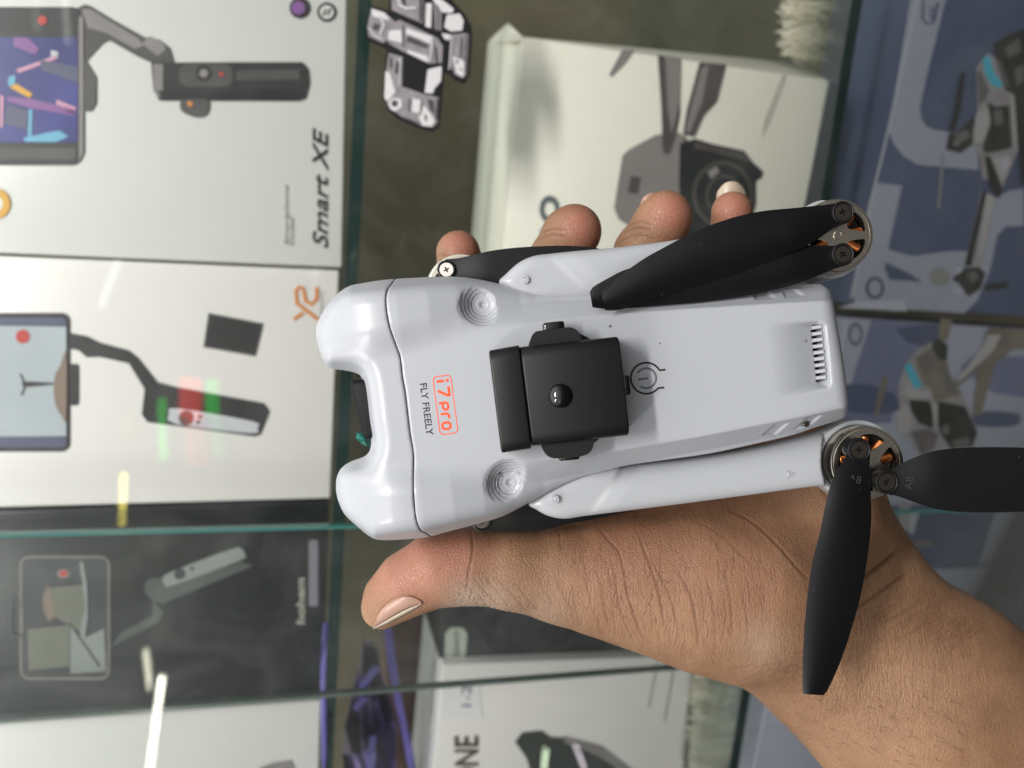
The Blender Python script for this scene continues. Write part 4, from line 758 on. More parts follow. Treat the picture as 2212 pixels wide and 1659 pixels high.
# lower tail motor with its two open blades
m2c = L(1874, 1000, -10.0); m2 = motor(m2c, 9.75, (78, 10, -102, 178), 25)
pC = dpart('propeller_blade', blade_mesh('propeller_blade',
    [(1833, 972), (1824, 991), (1803, 1025), (1788, 1068), (1771, 1150), (1753, 1223), (1741, 1317), (1735, 1403), (1733, 1480), (1734, 1499)],
    [(1880, 974), (1879, 1000), (1880, 1030), (1881, 1068), (1882, 1124), (1876, 1188), (1861, 1279), (1839, 1360), (1814, 1433), (1788, 1491), (1779, 1502)], -5.2, -1.0, 1.6, 1.5), M_BLADE)
boss(L(1857, 972, -4.0), pC, 3.2, rot=0.05)
prop_text('A8', (1832, 1040), (0.96, 0.2), (0.2, -0.96), 24, -3.9, pC)
pD = dpart('propeller_blade', blade_mesh('propeller_blade',
    [(1920, 1016), (1940, 1006), (1960, 995), (2003, 978), (2054, 969), (2119, 966), (2212, 967), (2300, 972), (2390, 985), (2440, 1005), (2446, 1015)],
    [(1920, 1069), (1940, 1072), (1981, 1087), (2024, 1100), (2076, 1106), (2140, 1107), (2212, 1105), (2300, 1096), (2380, 1075), (2436, 1055), (2444, 1048)], -5.2, -1.0, 1.6, 1.5), M_BLADE)
boss(L(1917, 1042, -4.0), pD, 3.2, rot=-0.35)
prop_text('A8', (1970, 1058), (0.1, -0.99), (-0.99, -0.1), 24, -3.7, pD)
# front arms' motors folded underneath: only an edge of each shows
m3 = motor(L(994, 622, -20.0), 9.6, (60, 10, -102, 150), 25, bright=True)
pE = dpart('propeller_blade', blade_mesh('propeller_blade',
    [(962, 560), (985, 558), (1008, 554), (1054, 543), (1103, 536), (1163, 532), (1223, 531), (1288, 536), (1360, 556), (1420, 580)],
    [(962, 604), (1000, 625), (1050, 640), (1110, 652), (1180, 655), (1260, 650), (1320, 640), (1380, 622), (1420, 606)], -16.6, -17.5, 1.5, 1.0), M_BLADE)
boss(L(964, 582, -15.6), pE, 2.7, bright=True, rot=0.5)
m4 = motor(L(1084, 1078, -25.0), 9.4, (60, 10, -102, 150), 25, bright=True)
pF = dpart('propeller_blade', blade_mesh('propeller_blade',
    [(1040, 1090), (1070, 1084), (1110, 1075), (1180, 1062), (1260, 1060), (1340, 1066), (1420, 1080)],
    [(1040, 1142), (1065, 1148), (1114, 1149), (1170, 1146), (1228, 1132), (1290, 1120), (1360, 1105), (1420, 1095)], -19.5, -23, 0.5, 0.8), M_BLADE)
boss(L(1040, 1126, -18.5), pF, 2.9, rot=0.4)

# ---- folded arms
def arm_mesh(name, out_px, hh, topfn, bottom, k=4.0, extra=None, hs=0.45, draft=0.25):
    P = LA(out_px, hh); P = spline(P, 4); lo = P.min(0) - 2; hi = P.max(0) + 2
    ax_, ay_, az_ = grid((lo[0], lo[1], bottom - 2), (hi[0], hi[1], 0.5), hs)
    x, y = np.meshgrid(ax_, ay_, indexing='ij'); d = sd_poly(x, y, P); t = topfn(x, y)
    gx_, gy_ = np.gradient(t, hs); sl = np.sqrt(1 + np.minimum(gx_ ** 2 + gy_ ** 2, 3)); z = az_[None, None, :]
    f = smax(d[:, :, None] + np.maximum(z - hh, 0) * draft, (z - t[:, :, None]) / sl[:, :, None], k); f = smax(f, bottom - z + 0 * d[:, :, None], 4.0)
    if extra: f = extra(f, x[:, :, None], y[:, :, None], z)
    V, Q = nets(f, np.array((ax_[0], ay_[0], az_[0])), hs); return mesh(name, V / 1000, Q)
def cup(c, R):                                                          # motor seat: a rim round a round well
    def fn(f, x, y, z):
        r = np.hypot(x - c[0], y - c[1]); rim = np.maximum(np.abs(r - R) - 0.75, z - (c[2] - 5.6)); rim = np.maximum(rim, (c[2] - 15) - z)
        disc = np.maximum(r - R, np.maximum(z - (c[2] - 7.6), (c[2] - 15) - z))
        f = np.maximum(f, -np.maximum(r - (R + 1.6), (c[2] - 6.5) - z)); f = smin(f, np.minimum(rim, disc), 1.2)
        well = np.maximum(r - (R - 0.75), (c[2] - 7.6) - z); return smax(f, -well, 0.5)
    return fn
def line_side(p, q, hh):
    a, b = L(*p, hh)[:2], L(*q, hh)[:2]; t = (b - a) / np.linalg.norm(b - a); n = np.array((-t[1], t[0]))
    return lambda x, y: (x - a[0]) * n[0] + (y - a[1]) * n[1]
UP = [(1078, 612), (1094, 590), (1123, 565), (1153, 552), (1187, 547), (1260, 540), (1344, 532), (1473, 514), (1620, 480), (1730, 452), (1785, 442), (1826, 458), (1850, 508), (1830, 562), (1780, 590),
      (1700, 612), (1560, 634), (1400, 646), (1270, 650), (1180, 650), (1120, 640)]
fu = line_side((1185, 552), (1272, 634), -9)
def top_u(x, y):
    s = fu(x, y); base = -7.2 - 0.035 * np.clip(x, 0, 90)
    mid = L(1300, 585, -9)[1] + (x - L(1300, 585, -9)[0]) * 0.13
    w_ = sst(-1.0, 1.2, s); return base + w_ * (0.6 * sst(0, 6, s) - 0.012 * (y - mid) ** 2) - 0.45 * (1 - w_) 
def sgnfix(fs, p):                                                      # positive on the motor side of the facet line
    v = L(*p, -9); return fs if fs(v[0], v[1]) > 0 else (lambda x, y: -fs(x, y))
fu = sgnfix(fu, (1500, 560))
au = dpart('folding_arm', arm_mesh('folding_arm', UP, -10, top_u, -21, 3.2, cup(m1c, 10.3)), M_ARM)
LO = [(1142, 1086), (1160, 1102), (1185, 1115), (1222, 1121), (1279, 1113), (1450, 1092), (1650, 1067), (1762, 1053), (1790, 1056), (1840, 1072), (1896, 1062), (1928, 1010), (1908, 948), (1866, 926), (1826, 926),
      (1771, 937), (1646, 967), (1500, 990), (1400, 1000), (1317, 1008), (1250, 1020), (1190, 1050)]
fl = sgnfix(line_side((1279, 1108), (1320, 1050), -9), (1500, 1050))
def top_l(x, y):
    s = fl(x, y); base = -8.6 - 0.03 * np.clip(x, 0, 90); c = L(1500, 1050, -10); mid = c[1] + (x - c[0]) * 0.14
    w_ = sst(-1.0, 1.2, s); return base + w_ * (0.5 * sst(0, 5, s) - 0.05 * np.maximum(y - mid - 1, 0) ** 2 - 0.012 * (y - mid) ** 2) - 0.5 * (1 - w_)
al = dpart('folding_arm', arm_mesh('folding_arm', LO, -12, top_l, -23, 3.2, cup(m2c, 10.7)), M_ARM)
for c, par in ((L(1135, 604, -7.0), au), (L(1200, 1078, -8.1), al)):
    put('hinge_pin', lathe_mesh('hinge_pin', [(1.0, -2.2), (1.0, 0.1), (0.75, 0.15), (0.6, -0.1), (0.3, 0.1)], 24), M_ARM, c, par)
from mathutils.bvhtree import BVHTree
_bv = BVHTree.FromPolygons([v.co.copy() for v in al.data.vertices], [tuple(p.vertices) for p in al.data.polygons])
V, Fs = text_flat('A', -0.012); P = []
for x, y in V:
    g_ = L(*(np.array((1699, 1018)) + x * 27 * np.array((0.1, 0.99)) + y * 26 * np.array((0.99, -0.1))), -9.5) / 1000; hit = _bv.ray_cast(Vector((g_[0], g_[1], 0.0)), Vector((0, 0, -1)))[0]
    P.append((g_[0], g_[1], (hit.z if hit else g_[2]) + 0.00008))
lt = link('raised_lettering', mesh('raised_lettering', P, Fs, False), M_ARM, al)
sd = lt.modifiers.new('s', 'SOLIDIFY'); sd.thickness = 0.0005; sd.offset = 0

# screw at the pocket of the side bevel
put('pocket_screw', lathe_mesh('pocket_screw', [(0.95, -1.5), (0.95, 0.0), (0.7, 0.25), (0.25, 0.3)], 20), M_SCREW, L(1741, 915, -5.3), body_shell)

# ---- black sensor unit clipped on the back of the body
unit = empty('sensor_unit', Matrix.Identity(4)); unit.parent = drone
def rbox(name, quad, z0, z1, bev, m, parent, seg=4, long=0):                    # box from four picture corners, read at its top
    q = [L(x, y, z1) for x, y in quad]; bm = bmesh.new()
    tv = [bm.verts.new((p[0] / 1000, p[1] / 1000, z1 / 1000)) for p in q]; bv = [bm.verts.new((p[0] / 1000, p[1] / 1000, z0 / 1000)) for p in q]
    bm.faces.new(tv); bm.faces.new(bv[::-1])
    for i in range(4): bm.faces.new((tv[i], bv[i], bv[(i + 1) % 4], tv[(i + 1) % 4]))
    if long:                                                            # well rounded along the two long top edges
        le = [e for e in bm.edges if set(e.verts) in ({tv[0], tv[1]}, {tv[2], tv[3]})]
        bmesh.ops.bevel(bm, geom=le, offset=long / 1000, segments=7, profile=0.5, affect='EDGES')
        ed = [e for e in bm.edges if e.calc_face_angle(0) > 0.8 and min(v.co.z for v in e.verts) > z0 / 1000 + 1e-6]
    else: ed = [e for e in bm.edges if not (e.verts[0] in bv and e.verts[1] in bv)]
    bmesh.ops.bevel(bm, geom=ed, offset=bev / 1000, segments=seg, profile=0.5, affect='EDGES')
    return link(name, bm_mesh(name, bm, True, 40), m, parent)
rbox('sensor_cap', [(1055, 756), (1122, 744), (1149, 971), (1083, 981)], 1.0, 12.6, 0.5, M_SENSOR, unit, 3, 3.2)
rbox('sensor_body', [(1123, 748), (1338, 725), (1362, 942), (1150, 966)], 1.0, 12.3, 0.5, M_SENSOR, unit, 3, 3.4)
base = [(1226 + 122 * math.cos(t) * 0.86 + 18 * math.sin(t), 843 - 13 * math.cos(t) + 128 * math.sin(t)) for t in np.linspace(0, 2 * math.pi, 56, endpoint=False)]
bp = [tuple(L(x, y, 1.2)[:2]) for x, y in base]
link('sensor_base', plate_mesh('sensor_base', bp, [], -1.0, 1.5), M_SENSOR, unit)
bp2 = [tuple(L(1226 + (x - 1226) * 0.93, 843 + (y - 843) * 0.93, 1.2)[:2]) for x, y in base]
link('sensor_base_step', plate_mesh('sensor_base_step', bp2, [], 1.4, 2.4), M_SENSOR, unit)
def tab(name, pts, z0, z1):
    p = [tuple(q) for q in LA(spline(pts, 5), z1)]; t = link(name, plate_mesh(name, p, [], z0, z1), M_SENSOR, unit)
    b = t.modifiers.new('b', 'BEVEL'); b.width = 0.0006; b.segments = 2; b.limit_method = 'ANGLE'; return t
tab('side_tab', [(1143, 752), (1146, 733), (1154, 719), (1168, 714), (1212, 709), (1232, 707), (1247, 714), (1255, 728), (1258, 748), (1250, 765), (1160, 775)], 2.5, 8.2)
tab('side_tab', [(1169, 950), (1170, 966), (1180, 982), (1196, 990), (1230, 989), (1262, 984), (1277, 974), (1283, 955), (1280, 935), (1175, 940)], 2.5, 8.2)
rbox('side_sensor', [(1172, 697), (1219, 692), (1221, 716), (1174, 720)], 3.4, 7.4, 0.7, M_GLOSS, unit, 3)
rbox('side_sensor', [(1205, 980), (1252, 976), (1254, 993), (1207, 997)], 3.4, 7.0, 0.7, M_GLOSS, unit, 3)
rbox('side_sensor', [(1340, 812), (1360, 810), (1364, 852), (1344, 855)], 3.2, 7.0, 0.5, M_GLOSS, unit, 3)
dc = L(1210, 855, 12.2); dr = 26.5 * (D0 - 12.2) / FPX
put('sensor_dome', lathe_mesh('sensor_dome', [(dr, -0.6)] + [(dr * math.cos(t), dr * 0.72 * math.sin(t)) for t in np.linspace(0, math.pi / 2 - 0.03, 12)], 44, angle=80), M_GLOSS, dc, unit)

# ---- camera under the nose and a loose tab of its protective film
gm = empty('gimbal_camera', Matrix.Identity(4)); gm.parent = drone
M_GIM = mat('gimbal_black', '#060607', 0.55, spec=0.18, noise=0.1)
rbox('camera_body', [(752, 822), (860, 812), (872, 930), (784, 952)], -26, -6.5, 1.6, M_GIM, gm)
rbox('camera_arm', [(764, 808), (850, 800), (853, 822), (772, 834)], -24, -9.0, 1.5, M_GIM, gm)
gl = bpy.data.materials.new('green_film'); gl.use_nodes = True; b = gl.node_tree.nodes['Principled BSDF']
b.inputs['Base Color'].default_value = (*lin('#2f8f80'), 1); b.inputs['Roughness'].default_value = 0.12; b.inputs['Transmission Weight'].default_value = 0.45
bm = bmesh.new(); pl = [(772, 934, -12), (800, 938, -13), (806, 968, -15), (792, 964, -12), (780, 958, -15), (768, 946, -11)]
vs = [bm.verts.new(L(*p) / 1000) for p in pl]; cc = bm.verts.new(L(786, 950, -10.5) / 1000)
for i in range(6): bm.faces.new((vs[i], vs[(i + 1) % 6], cc))
fo = link('protective_film', bm_mesh('protective_film', bm), gl, gm); s_ = fo.modifiers.new('s', 'SOLIDIFY'); s_.thickness = 0.0003

# ================================================================== THE HAND
def skin_material():
    m = bpy.data.materials.new('skin'); m.use_nodes = True; nt = m.node_tree; b = nt.nodes['Principled BSDF']; N = nt.nodes.new; K = nt.links.new
    tc = N('ShaderNodeTexCoord'); at_ = N('ShaderNodeAttribute'); at_.attribute_name = 'skin'; sp = N('ShaderNodeSeparateColor'); K(at_.outputs['Color'], sp.inputs[0])
    LN = None
    def noise(scale, det=4, rough=0.55):
        n = N('ShaderNodeTexNoise'); n.inputs['Scale'].default_value = scale; n.inputs['Detail'].default_value = det; n.inputs['Roughness'].default_value = rough; K(tc.outputs['Object'], n.inputs['Vector']); return n
    def mix(a, bb, fac):
        x = N('ShaderNodeMix'); x.data_type = 'RGBA'
        if isinstance(a, tuple): x.inputs[6].default_value = (*a, 1)
        else: K(a, x.inputs[6])
        if isinstance(bb, tuple): x.inputs[7].default_value = (*bb, 1)
        else: K(bb, x.inputs[7])
        K(fac, x.inputs[0]); return x.outputs[2]
    def rng(src, a, c, d, e):
        r = N('ShaderNodeMapRange'); r.inputs[1].default_value = a; r.inputs[2].default_value = c; r.inputs[3].default_value = d; r.inputs[4].default_value = e; K(src, r.inputs[0]); return r.outputs[0]
    c = mix(SK['a'], SK['b'], rng(noise(30, 6, 0.66).outputs['Fac'], 0.30, 0.66, 0, 1))
    c = mix(c, SK['mottle'], rng(noise(260, 4, 0.7).outputs['Fac'], 0.5, 0.78, 0, 0.45))
    c = mix(c, SK['pink'], sp.outputs[0])
    c = mix(c, SK['crease'], sp.outputs[1])
    c = mix(c, SK['dry'], sp.outputs[2])
    za = N('ShaderNodeAttribute'); za.attribute_name = 'zone'; zs = N('ShaderNodeSeparateColor'); K(za.outputs['Color'], zs.inputs[0])
    def lines(rot, sx, sy, zone, width):
        mp = N('ShaderNodeMapping'); mp.inputs['Rotation'].default_value = (0, 0, rot); mp.inputs['Scale'].default_value = (sx, sy, sy); K(tc.outputs['Object'], mp.inputs['Vector'])
        n = N('ShaderNodeTexNoise'); n.inputs['Scale'].default_value = 1.0; n.inputs['Detail'].default_value = 2.0; n.inputs['Roughness'].default_value = 0.6; n.inputs['Distortion'].default_value = 0.4; K(mp.outputs[0], n.inputs['Vector'])
        s_ = N('ShaderNodeMath'); s_.operation = 'SUBTRACT'; s_.inputs[1].default_value = 0.5; K(n.outputs['Fac'], s_.inputs[0]); ab = N('ShaderNodeMath'); ab.operation = 'ABSOLUTE'; K(s_.outputs[0], ab.inputs[0])
        ln = rng(ab.outputs[0], 0.0, width, 1, 0); ml = N('ShaderNodeMath'); ml.operation = 'MULTIPLY'; K(ln, ml.inputs[0]); K(zone, ml.inputs[1]); return ml.outputs[0]
    def mx2(a, b_): m_ = N('ShaderNodeMath'); m_.operation = 'MAXIMUM'; K(a, m_.inputs[0]); K(b_, m_.inputs[1]); return m_.outputs[0]
    LN = mx2(mx2(lines(-0.28, 420, 70, zs.outputs[0], 0.035), lines(-0.95, 620, 90, zs.outputs[1], 0.05)), mx2(lines(0.5, 700, 150, zs.outputs[1], 0.035), lines(0.35, 600, 160, zs.outputs[2], 0.04)))
    c = mix(c, SK['crease'], rng(LN, 0, 1, 0, 0.34))
    K(c, b.inputs['Base Color'])
    b.inputs['Subsurface Weight'].default_value = 0.22; b.inputs['Subsurface Radius'].default_value = (1.0, 0.4, 0.2); b.inputs['Subsurface Scale'].default_value = 0.0022
    K(rng(noise(900, 3).outputs['Fac'], 0.35, 0.7, 0.40, 0.58), b.inputs['Roughness']); b.inputs['Specular IOR Level'].default_value = 0.42
    v = N('ShaderNodeTexVoronoi'); v.feature = 'DISTANCE_TO_EDGE'; v.inputs['Scale'].default_value = 950; 
    wn = noise(420, 3); wa = N('ShaderNodeMix'); wa.data_type = 'VECTOR'; wa.inputs[0].default_value = 0.0012; K(tc.outputs['Object'], wa.inputs[4]); K(wn.outputs['Color'], wa.inputs[5]); K(wa.outputs[1], v.inputs['Vector'])
    ve = rng(v.outputs['Distance'], 0.0, 0.12, 0, 1)
    n2 = noise(1500, 3); ad = N('ShaderNodeMath'); ad.operation = 'MULTIPLY_ADD'; ad.inputs[1].default_value = 0.8; K(n2.outputs['Fac'], ad.inputs[0]); K(ve, ad.inputs[2]); ad2 = N('ShaderNodeMath'); ad2.operation = 'MULTIPLY_ADD'; ad2.inputs[1].default_value = -1.0; K(LN, ad2.inputs[0]); K(ad.outputs[0], ad2.inputs[2])
    bp = N('ShaderNodeBump'); bp.inputs['Strength'].default_value = 0.5; bp.inputs['Distance'].default_value = 0.00022; K(ad2.outputs[0], bp.inputs['Height']); K(bp.outputs[0], b.inputs['Normal'])
    return m
SK = dict(a=(0.190, 0.100, 0.052), b=(0.305, 0.172, 0.096), mottle=(0.215, 0.097, 0.054), pink=(0.36, 0.143, 0.097), crease=(0.115, 0.045, 0.024), dry=(0.40, 0.31, 0.245))

hh = 0.8
hx, hy, hz = grid((-50, -176, -84), (238, 66, -8), hh)
HX = hx[:, None, None].astype(np.float32); HY = hy[None, :, None].astype(np.float32); HZ = hz[None, None, :].astype(np.float32)
def cone(a, b, flat=1.0):                                              # a, b = (px, py, h, radius mm); flat < 1 squashes towards the lens axis
    pa, pb = L(*a[:3]), L(*b[:3]); ba = pb - pa; l2 = float(ba @ ba)
    t = ((HX - pa[0]) * ba[0] + (HY - pa[1]) * ba[1] + (HZ - pa[2]) * ba[2]) / l2; t = np.clip(t, 0, 1)
    dx = HX - (pa[0] + ba[0] * t); dy = HY - (pa[1] + ba[1] * t); dz_ = (HZ - (pa[2] + ba[2] * t)) / flat
    return np.sqrt(dx * dx + dy * dy + dz_ * dz_) - (a[3] + (b[3] - a[3]) * t)
def chain(pts, flat=1.0, k=3.0):
    f = None
    for a, b in zip(pts[:-1], pts[1:]):
        g = cone(a, b, flat); f = g if f is None else smin(f, g, k)
    return f
arm_f = chain([(1770, 1335, -50, 30), (1830, 1388, -50, 31), (1990, 1516, -50, 36.0), (2620, 2010, -60, 46)], 0.66, 10)
palm = chain([(1790, 1250, -54, 24), (1560, 1080, -58, 26), (1400, 930, -60, 24)], 0.62, 8)
palm = smin(palm, chain([(1800, 1230, -54, 23), (1757, 1100, -56, 21.5), (1690, 880, -57, 15)], 0.8, 8), 10)
palm = smin(palm, chain([(1560, 1180, -52, 22), (1200, 1000, -58, 14)], 0.7, 6), 10)
then = chain([(1700, 1300, -46, 25), (1600, 1287, -43, 25), (1480, 1262, -41, 23.2), (1350, 1250, -38, 18.0), (1238, 1246, -35, 13.8)], 0.92, 8)
thumb = chain([(1262, 1247, -35.5, 14.6), (1190, 1240, -34, 12.6), (1110, 1231, -32, 11.2), (1010, 1223, -31, 10.6), (945, 1230, -30, 10.2), (880, 1262, -30, 8.9), (838, 1296, -31, 6.9), (822, 1318, -31.5, 5.2)], 0.95, 4)
web = cone((1330, 1200, -50, 10), (1190, 1010, -57, 11))
fing = []
FG = [[(1190, 960, -60, 13), (1045, 700, -56, 9.4), (1000, 600, -48, 8.2), (990, 546, -42, 6.9)],
      [(1360, 900, -62, 13.5), (1205, 645, -56, 10.0), (1205, 560, -46, 8.6), (1232, 508, -40, 8.3), (1244, 497, -38, 7.7)],
      [(1520, 880, -62, 12.5), (1375, 650, -56, 9.8), (1390, 545, -44, 8.8), (1428, 485, -39, 8.2), (1440, 466, -37, 7.6)],
      [(1660, 880, -60, 11.5), (1590, 660, -56, 8.6), (1582, 545, -47, 7.2), (1581, 458, -40, 6.3)]]
H = smin(arm_f, palm, 14); H = smin(H, then, 12); H = smin(H, thumb, 5); H = smin(H, web, 10)
for fg in FG: H = smin(H, chain(fg, 0.95, 3), 4)
pe = L(2360, 1800, -55); pd = np.array((0.78, -0.62, 0.0))
H = np.maximum(H, (HX - pe[0]) * pd[0] + (HY - pe[1]) * pd[1] - 46 + 0 * HZ).astype(np.float32)
OH = np.array((hx[0], hy[0], hz[0]))
V, Q = nets(H, OH, hh, 2)
def subdiv(V, Q):
    E = np.sort(np.concatenate([Q[:, [i, (i + 1) % 4]] for i in range(4)]), 1); key = E[:, 0] * len(V) + E[:, 1]
    u, inv = np.unique(key, return_inverse=True); a, b = u // len(V), u % len(V); n0 = len(V); n1 = n0 + len(u); m_ = len(Q); inv = inv.reshape(4, m_)
    NV = np.concatenate([V, (V[a] + V[b]) / 2, V[Q].mean(1)]); c = n1 + np.arange(m_); Qn = []
    for i in range(4): Qn.append(np.stack([Q[:, i], n0 + inv[i], c, n0 + inv[i - 1]], 1))
    return NV, np.concatenate(Qn)
V, Q = subdiv(V, Q)
def grad(Pn, e):
    g = np.stack([trilin(H, OH, hh, Pn + np.eye(3)[k] * e) - trilin(H, OH, hh, Pn - np.eye(3)[k] * e) for k in range(3)], 1); return g / (np.linalg.norm(g, axis=1)[:, None] + 1e-9)
f = trilin(H, OH, hh, V); Nn = grad(V, 0.9); V = V - np.clip(f, -0.4, 0.4)[:, None] * Nn; Nn = grad(V, 1.2)
PX = CX + V[:, 0] * FPX / (D0 - V[:, 2]); PY = CY - V[:, 1] * FPX / (D0 - V[:, 2]); front = Nn[:, 2] > -0.25
def c5(p): return [(713 + x * 0.5208, 1070 + y * 0.5208) for x, y in p]
def c6(p): return [(1755 + x * 0.6366, 603 + y * 0.6366) for x, y in p]
CR = []                                                               # (line, depth mm, width mm, pigment)
for p, d, w, g in (
    ([(585, 140), (592, 230), (574, 330), (570, 400)], .50, .42, .55), ([(750, 175), (760, 250)], .2, .35, .3), ([(950, 150), (958, 238)], .3, .4, .35), ([(660, 160), (670, 235)], .15, .35, .2),
    ([(1090, 110), (1150, 180), (1200, 240), (1222, 330), (1240, 430), (1285, 560), (1310, 610)], .45, .42, .55),
    ([(1265, 115), (1300, 220), (1342, 330), (1372, 440), (1392, 590)], .40, .40, .5),
    ([(1320, 245), (1395, 380), (1435, 510), (1452, 610)], .30, .38, .4), ([(1430, 290), (1495, 415), (1522, 550), (1530, 630)], .42, .40, .5),
    ([(1555, 320), (1590, 455), (1602, 600)], .3, .38, .38), ([(1635, 310), (1662, 440), (1672, 610)], .3, .38, .35), ([(1710, 390), (1732, 520), (1730, 630)], .26, .36, .3),
    ([(1095, 290), (1128, 385), (1140, 470), (1165, 560)], .28, .36, .4), ([(1165, 250), (1190, 395), (1208, 480), (1252, 595)], .3, .36, .4), ([(1055, 310), (1075, 420), (1112, 530)], .24, .36, .35),
    ([(1640, 55), (1750, 110), (1850, 200), (1930, 290), (1988, 355)], .5, .5, .5), ([(1480, 90), (1600, 150), (1700, 240), (1790, 330)], .15, .5, .25),
    ([(1010, 250), (1030, 340)], .18, .35, .3), ([(930, 320), (960, 400), (1010, 480)], .2, .36, .3), ([(860, 330), (900, 410), (950, 480)], .2, .36, .3),
    ([(540, 360), (590, 395), (570, 440)], .4, .38, .5), ([(520, 400), (560, 420), (545, 450)], .3, .36, .45), ([(600, 345), (640, 395), (705, 462)], .38, .38, .5), ([(640, 335), (690, 395), (745, 466)], .34, .36, .45),
    ([(690, 345), (760, 415), (815, 482)], .3, .36, .42), ([(610, 400), (640, 440), (660, 470)], .3, .32, .45), ([(750, 350), (820, 425), (870, 490)], .26, .34, .38), ([(670, 430), (720, 470)], .25, .3, .4),
    ([(190, 545), (215, 470), (270, 425), (330, 415), (385, 448)], .30, .30, .35), ([(430, 330), (470, 290)], .18, .3, .25), ([(1560, 90), (1575, 150), (1620, 240)], .15, .4, .2)):
    CR.append((c5(p), d, w, g))
CR.append((c6([(150, 1030), (185, 1005), (240, 962), (302, 908)]), .75 * 2, .7, .75)); CR.append((c6([(140, 1125), (230, 1062), (335, 985)]), 1.0, .55, .6))
CR.append((c6([(20, 690), (60, 760), (110, 830)]), .3, .5, .4)); CR.append((c6([(230, 760), (250, 850), (255, 930)]), .15, .4, .2))
rs_ = random.Random(3)
for ln in ([(1160, 522), (1190, 508), (1225, 512)], [(1168, 506), (1196, 494), (1222, 498)], [(1335, 524), (1370, 508), (1412, 516)], [(1344, 506), (1376, 492), (1410, 498)], [(1352, 492), (1380, 480), (1405, 484)], [(945, 548), (985, 556), (1035, 552)], [(1535, 486), (1580, 492), (1622, 470)]):
    CR.append((ln, .35, .4, .45))
for k in range(17):                                                   # fan of fine lines across the wrist
    t = k / 16.0; x0, y0 = 120 + 330 * t + rs_.uniform(-12, 12), 1165 + 115 * t + rs_.uniform(-10, 10); x1, y1 = 345 + 290 * t + rs_.uniform(-14, 14), 1020 + 130 * t + rs_.uniform(-10, 10)
    u0, u1 = rs_.uniform(0, .3), rs_.uniform(.7, 1)
    pts = [(x0 + (x1 - x0) * u + rs_.uniform(-4, 4), y0 + (y1 - y0) * u + 12 * math.sin(u * 3) * (1 - t) + rs_.uniform(-4, 4)) for u in (u0, (u0 + u1) / 2 - .1, (u0 + u1) / 2 + .1, u1)]
    CR.append((c6(pts), rs_.uniform(.16, .34), .38, rs_.uniform(.18, .36)))
for k in range(46):                                                   # short fine lines on the ball of the thumb and below the blade
    if k < 26: x0, y0 = rs_.uniform(1180, 1640), rs_.uniform(1150, 1390); dx, dy = rs_.uniform(8, 34), rs_.uniform(40, 90)
    else: x0, y0 = rs_.uniform(1560, 1780), rs_.uniform(1395, 1500); dx, dy = rs_.uniform(40, 90), rs_.uniform(-30, 12)
    CR.append(([(x0, y0), (x0 + dx * .45 + rs_.uniform(-4, 4), y0 + dy * .5), (x0 + dx, y0 + dy)], rs_.uniform(.08, .2), .34, rs_.uniform(.1, .24)))
disp = np.zeros(len(V)); pig = np.zeros(len(V)); MMPX = (D0 - V[:, 2]) / FPX
for line, dep, wid, g in CR:
    wid = wid * 0.8
    Pl = spline(line, 6, False); lo = Pl.min(0) - 14; hi = Pl.max(0) + 14
    sel = np.where(front & (PX > lo[0]) & (PX < hi[0]) & (PY > lo[1]) & (PY < hi[1]))[0]
    if not len(sel): continue
    qx, qy = PX[sel], PY[sel]; best = np.full(len(sel), 1e9); tt = np.zeros(len(sel)); ns = len(Pl) - 1
    for i in range(ns):
        a, b = Pl[i], Pl[i + 1]; e = b - a; t = np.clip(((qx - a[0]) * e[0] + (qy - a[1]) * e[1]) / (e @ e + 1e-9), 0, 1)
        d_ = np.hypot(qx - a[0] - e[0] * t, qy - a[1] - e[1] * t); k_ = d_ < best; best[k_] = d_[k_]; tt[k_] = (i + t[k_]) / ns
    mm = best * MMPX[sel]; env = np.clip(np.minimum(tt, 1 - tt) * 5, 0.25, 1)
    gsn = np.exp(-(mm / wid) ** 2); disp[sel] += 0.42 * (-dep * gsn + dep * 0.22 * np.exp(-((mm - 2.2 * wid) / (1.3 * wid)) ** 2)) * env; pig[sel] = np.maximum(pig[sel], g * np.exp(-(mm / (wid * 1.15)) ** 2) * env)
def near(px, py, r): return np.exp(-(((PX - px) ** 2 + (PY - py) ** 2) / (r * r)))
pink = np.clip(0.62 * near(870, 1240, 85) + 0.55 * near(945, 1190, 75) + 0.3 * near(1010, 1175, 70) + 0.25 * near(1330, 1180, 130) + 0.2 * near(1600, 1200, 160), 0, 0.66)
for x, y, r in ((992, 530, 48), (1258, 492, 52), (1455, 462, 54), (1582, 452, 50)): pink = np.maximum(pink, 0.95 * near(x, y, r))
for x, y, r in ((1180, 520, 34), (1352, 520, 40), (1538, 490, 22), (948, 545, 20)): pink = pink * (1 - 0.8 * near(x, y, r))
dry = 0.6 * near(1000, 1300, 42) + 0.45 * near(1065, 1312, 50) + 0.3 * near(1650, 1395, 50) + 0.25 * near(1180, 1335, 60)
rip = np.sin(PX * 0.62 + PY * 0.30) * np.sin(PX * 0.21 - PY * 0.55); disp += 0.10 * rip * np.clip(near(1030, 1300, 50) + near(1110, 1318, 60) * .8 + near(1200, 1345, 60) * .5, 0, 1)
V = V + disp[:, None] * Nn
hand_me = mesh('hand', V / 1000, Q)
ca = hand_me.color_attributes.new('skin', 'FLOAT_COLOR', 'POINT')
ca.data.foreach_set('color', np.stack([pink, np.clip(pig, 0, .8), np.clip(dry, 0, .6), np.ones(len(V))], 1).astype(np.float32).ravel())
cz = hand_me.color_attributes.new('zone', 'FLOAT_COLOR', 'POINT')
